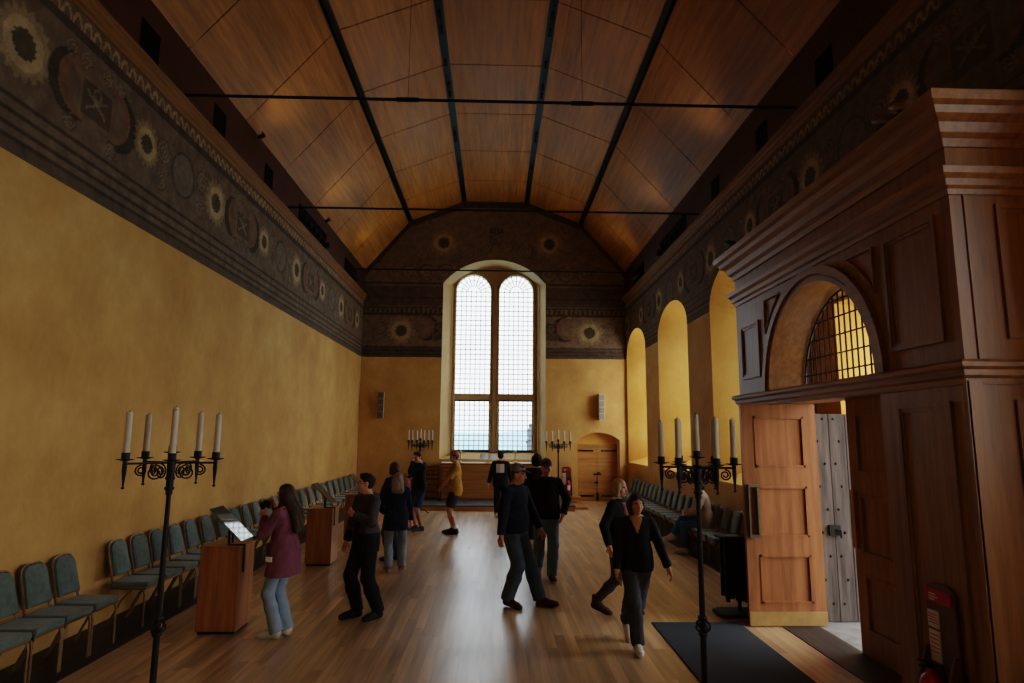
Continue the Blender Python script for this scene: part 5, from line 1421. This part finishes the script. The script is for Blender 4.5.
b=MB(); b.lathe([(0,-.05),(.028,-.05),(.038,.05),(.04,.052),(.034,.05),(.026,-.045),(0,-.045)],(0,0,0),14); b.build('cup',M['paper'],t,smooth=True)
# ---------------------------------------------------------------- light and view
w=bpy.data.worlds.new('overcast'); scene.world=w; w.use_nodes=True; nt=w.node_tree; nt.nodes.clear()
o=nt.nodes.new('ShaderNodeOutputWorld'); bg=nt.nodes.new('ShaderNodeBackground'); tc=nt.nodes.new('ShaderNodeTexCoord'); sp=nt.nodes.new('ShaderNodeSeparateXYZ'); rp=nt.nodes.new('ShaderNodeValToRGB'); nz=nt.nodes.new('ShaderNodeTexNoise')
nz.inputs['Scale'].default_value=5; nz.inputs['Detail'].default_value=5
nt.links.new(tc.outputs['Generated'],sp.inputs[0]); nt.links.new(tc.outputs['Generated'],nz.inputs['Vector'])
md=nt.nodes.new('ShaderNodeMath'); md.operation='MULTIPLY_ADD'; md.inputs[1].default_value=.05; nt.links.new(nz.outputs['Fac'],md.inputs[0]); nt.links.new(sp.outputs[2],md.inputs[2])
nt.links.new(md.outputs[0],rp.inputs[0]); nt.links.new(rp.outputs[0],bg.inputs[0]); nt.links.new(bg.outputs[0],o.inputs[0])
e=rp.color_ramp.elements; e[0].position=0.0; e[0].color=(.62,.82,.92,1); e[1].position=.09; e[1].color=(.93,.97,1.0,1); x=e.new(.5); x.color=(.88,.95,1.0,1)
bg.inputs[1].default_value=5.5

def area(name,loc,rot_,sx,sy,power,col=(1,1,1),portal=False,spread=None):
    l=bpy.data.lights.new(name,'AREA'); l.shape='RECTANGLE'; l.size=sx; l.size_y=sy; l.energy=power; l.color=col
    if portal: l.cycles.is_portal=True
    if spread: l.spread=spread
    ob=bpy.data.objects.new(name,l); COL.objects.link(ob); ob.location=loc; ob.rotation_euler=rot_; return ob
# daylight at the side windows (each lamp stands just outside its glass, facing in)
for c in WIN: area('window_daylight',(XR+DX+.25,c,3.3),(0,math.radians(90),0),3.4,1.6,(150 if c>18 else 95 if c>13 else 42) if c>9 else 32,(.95,.98,1))
# unseen lamps added outside: extra sky light for the tall window, door daylight
area('added_sky_lamp_far',(0,24.5,11.5),(math.radians(-52),0,0),6,4,900,(.93,.97,1))
area('sky_light_door',(6.6,6.75,3.2),(0,math.radians(68),0),2.6,2.6,80,(.9,.95,1))
area('far_window_portal',(-.05,YG+.5,4.6),(math.radians(-90),0,0),2.9,6.4,1,portal=True)
# warm lamps hidden in the recesses over the cornices wash the ceiling
for s_,x in ((1,XL+.35),(-1,XR-.35)):
    for y in (6.5,11,15,18.5):
        l=bpy.data.lights.new('cornice_lamp','SPOT'); l.energy=27; l.color=(1,.84,.62); l.spot_size=math.radians(100); l.spot_blend=1; l.shadow_soft_size=.15
        ob=bpy.data.objects.new('cornice_lamp',l); COL.objects.link(ob); ob.location=(x,y,7.0); ob.rotation_euler=Vector((s_*.62,0,1)).to_track_quat('-Z','Y').to_euler()

cam=bpy.data.cameras.new('camera'); cam.sensor_width=36; cam.lens=36*630/1024; cam.clip_end=6000
co=bpy.data.objects.new('camera',cam); COL.objects.link(co)
pitch,yaw,roll=math.radians(8.42),math.radians(1.46),math.radians(.45)
f=Vector((sin(yaw)*cos(pitch),cos(yaw)*cos(pitch),sin(pitch))); r=Vector((cos(yaw),-sin(yaw),0)); u=r.cross(f)
r2=r*cos(roll)+u*sin(roll); u2=-r*sin(roll)+u*cos(roll)
m=Matrix((r2,u2,-f)).transposed().to_4x4(); m.translation=Vector((0,0,2.15)); co.matrix_world=m
scene.camera=co
scene.view_settings.view_transform='Filmic'; scene.view_settings.look='Medium High Contrast'; scene.view_settings.exposure=-0.05
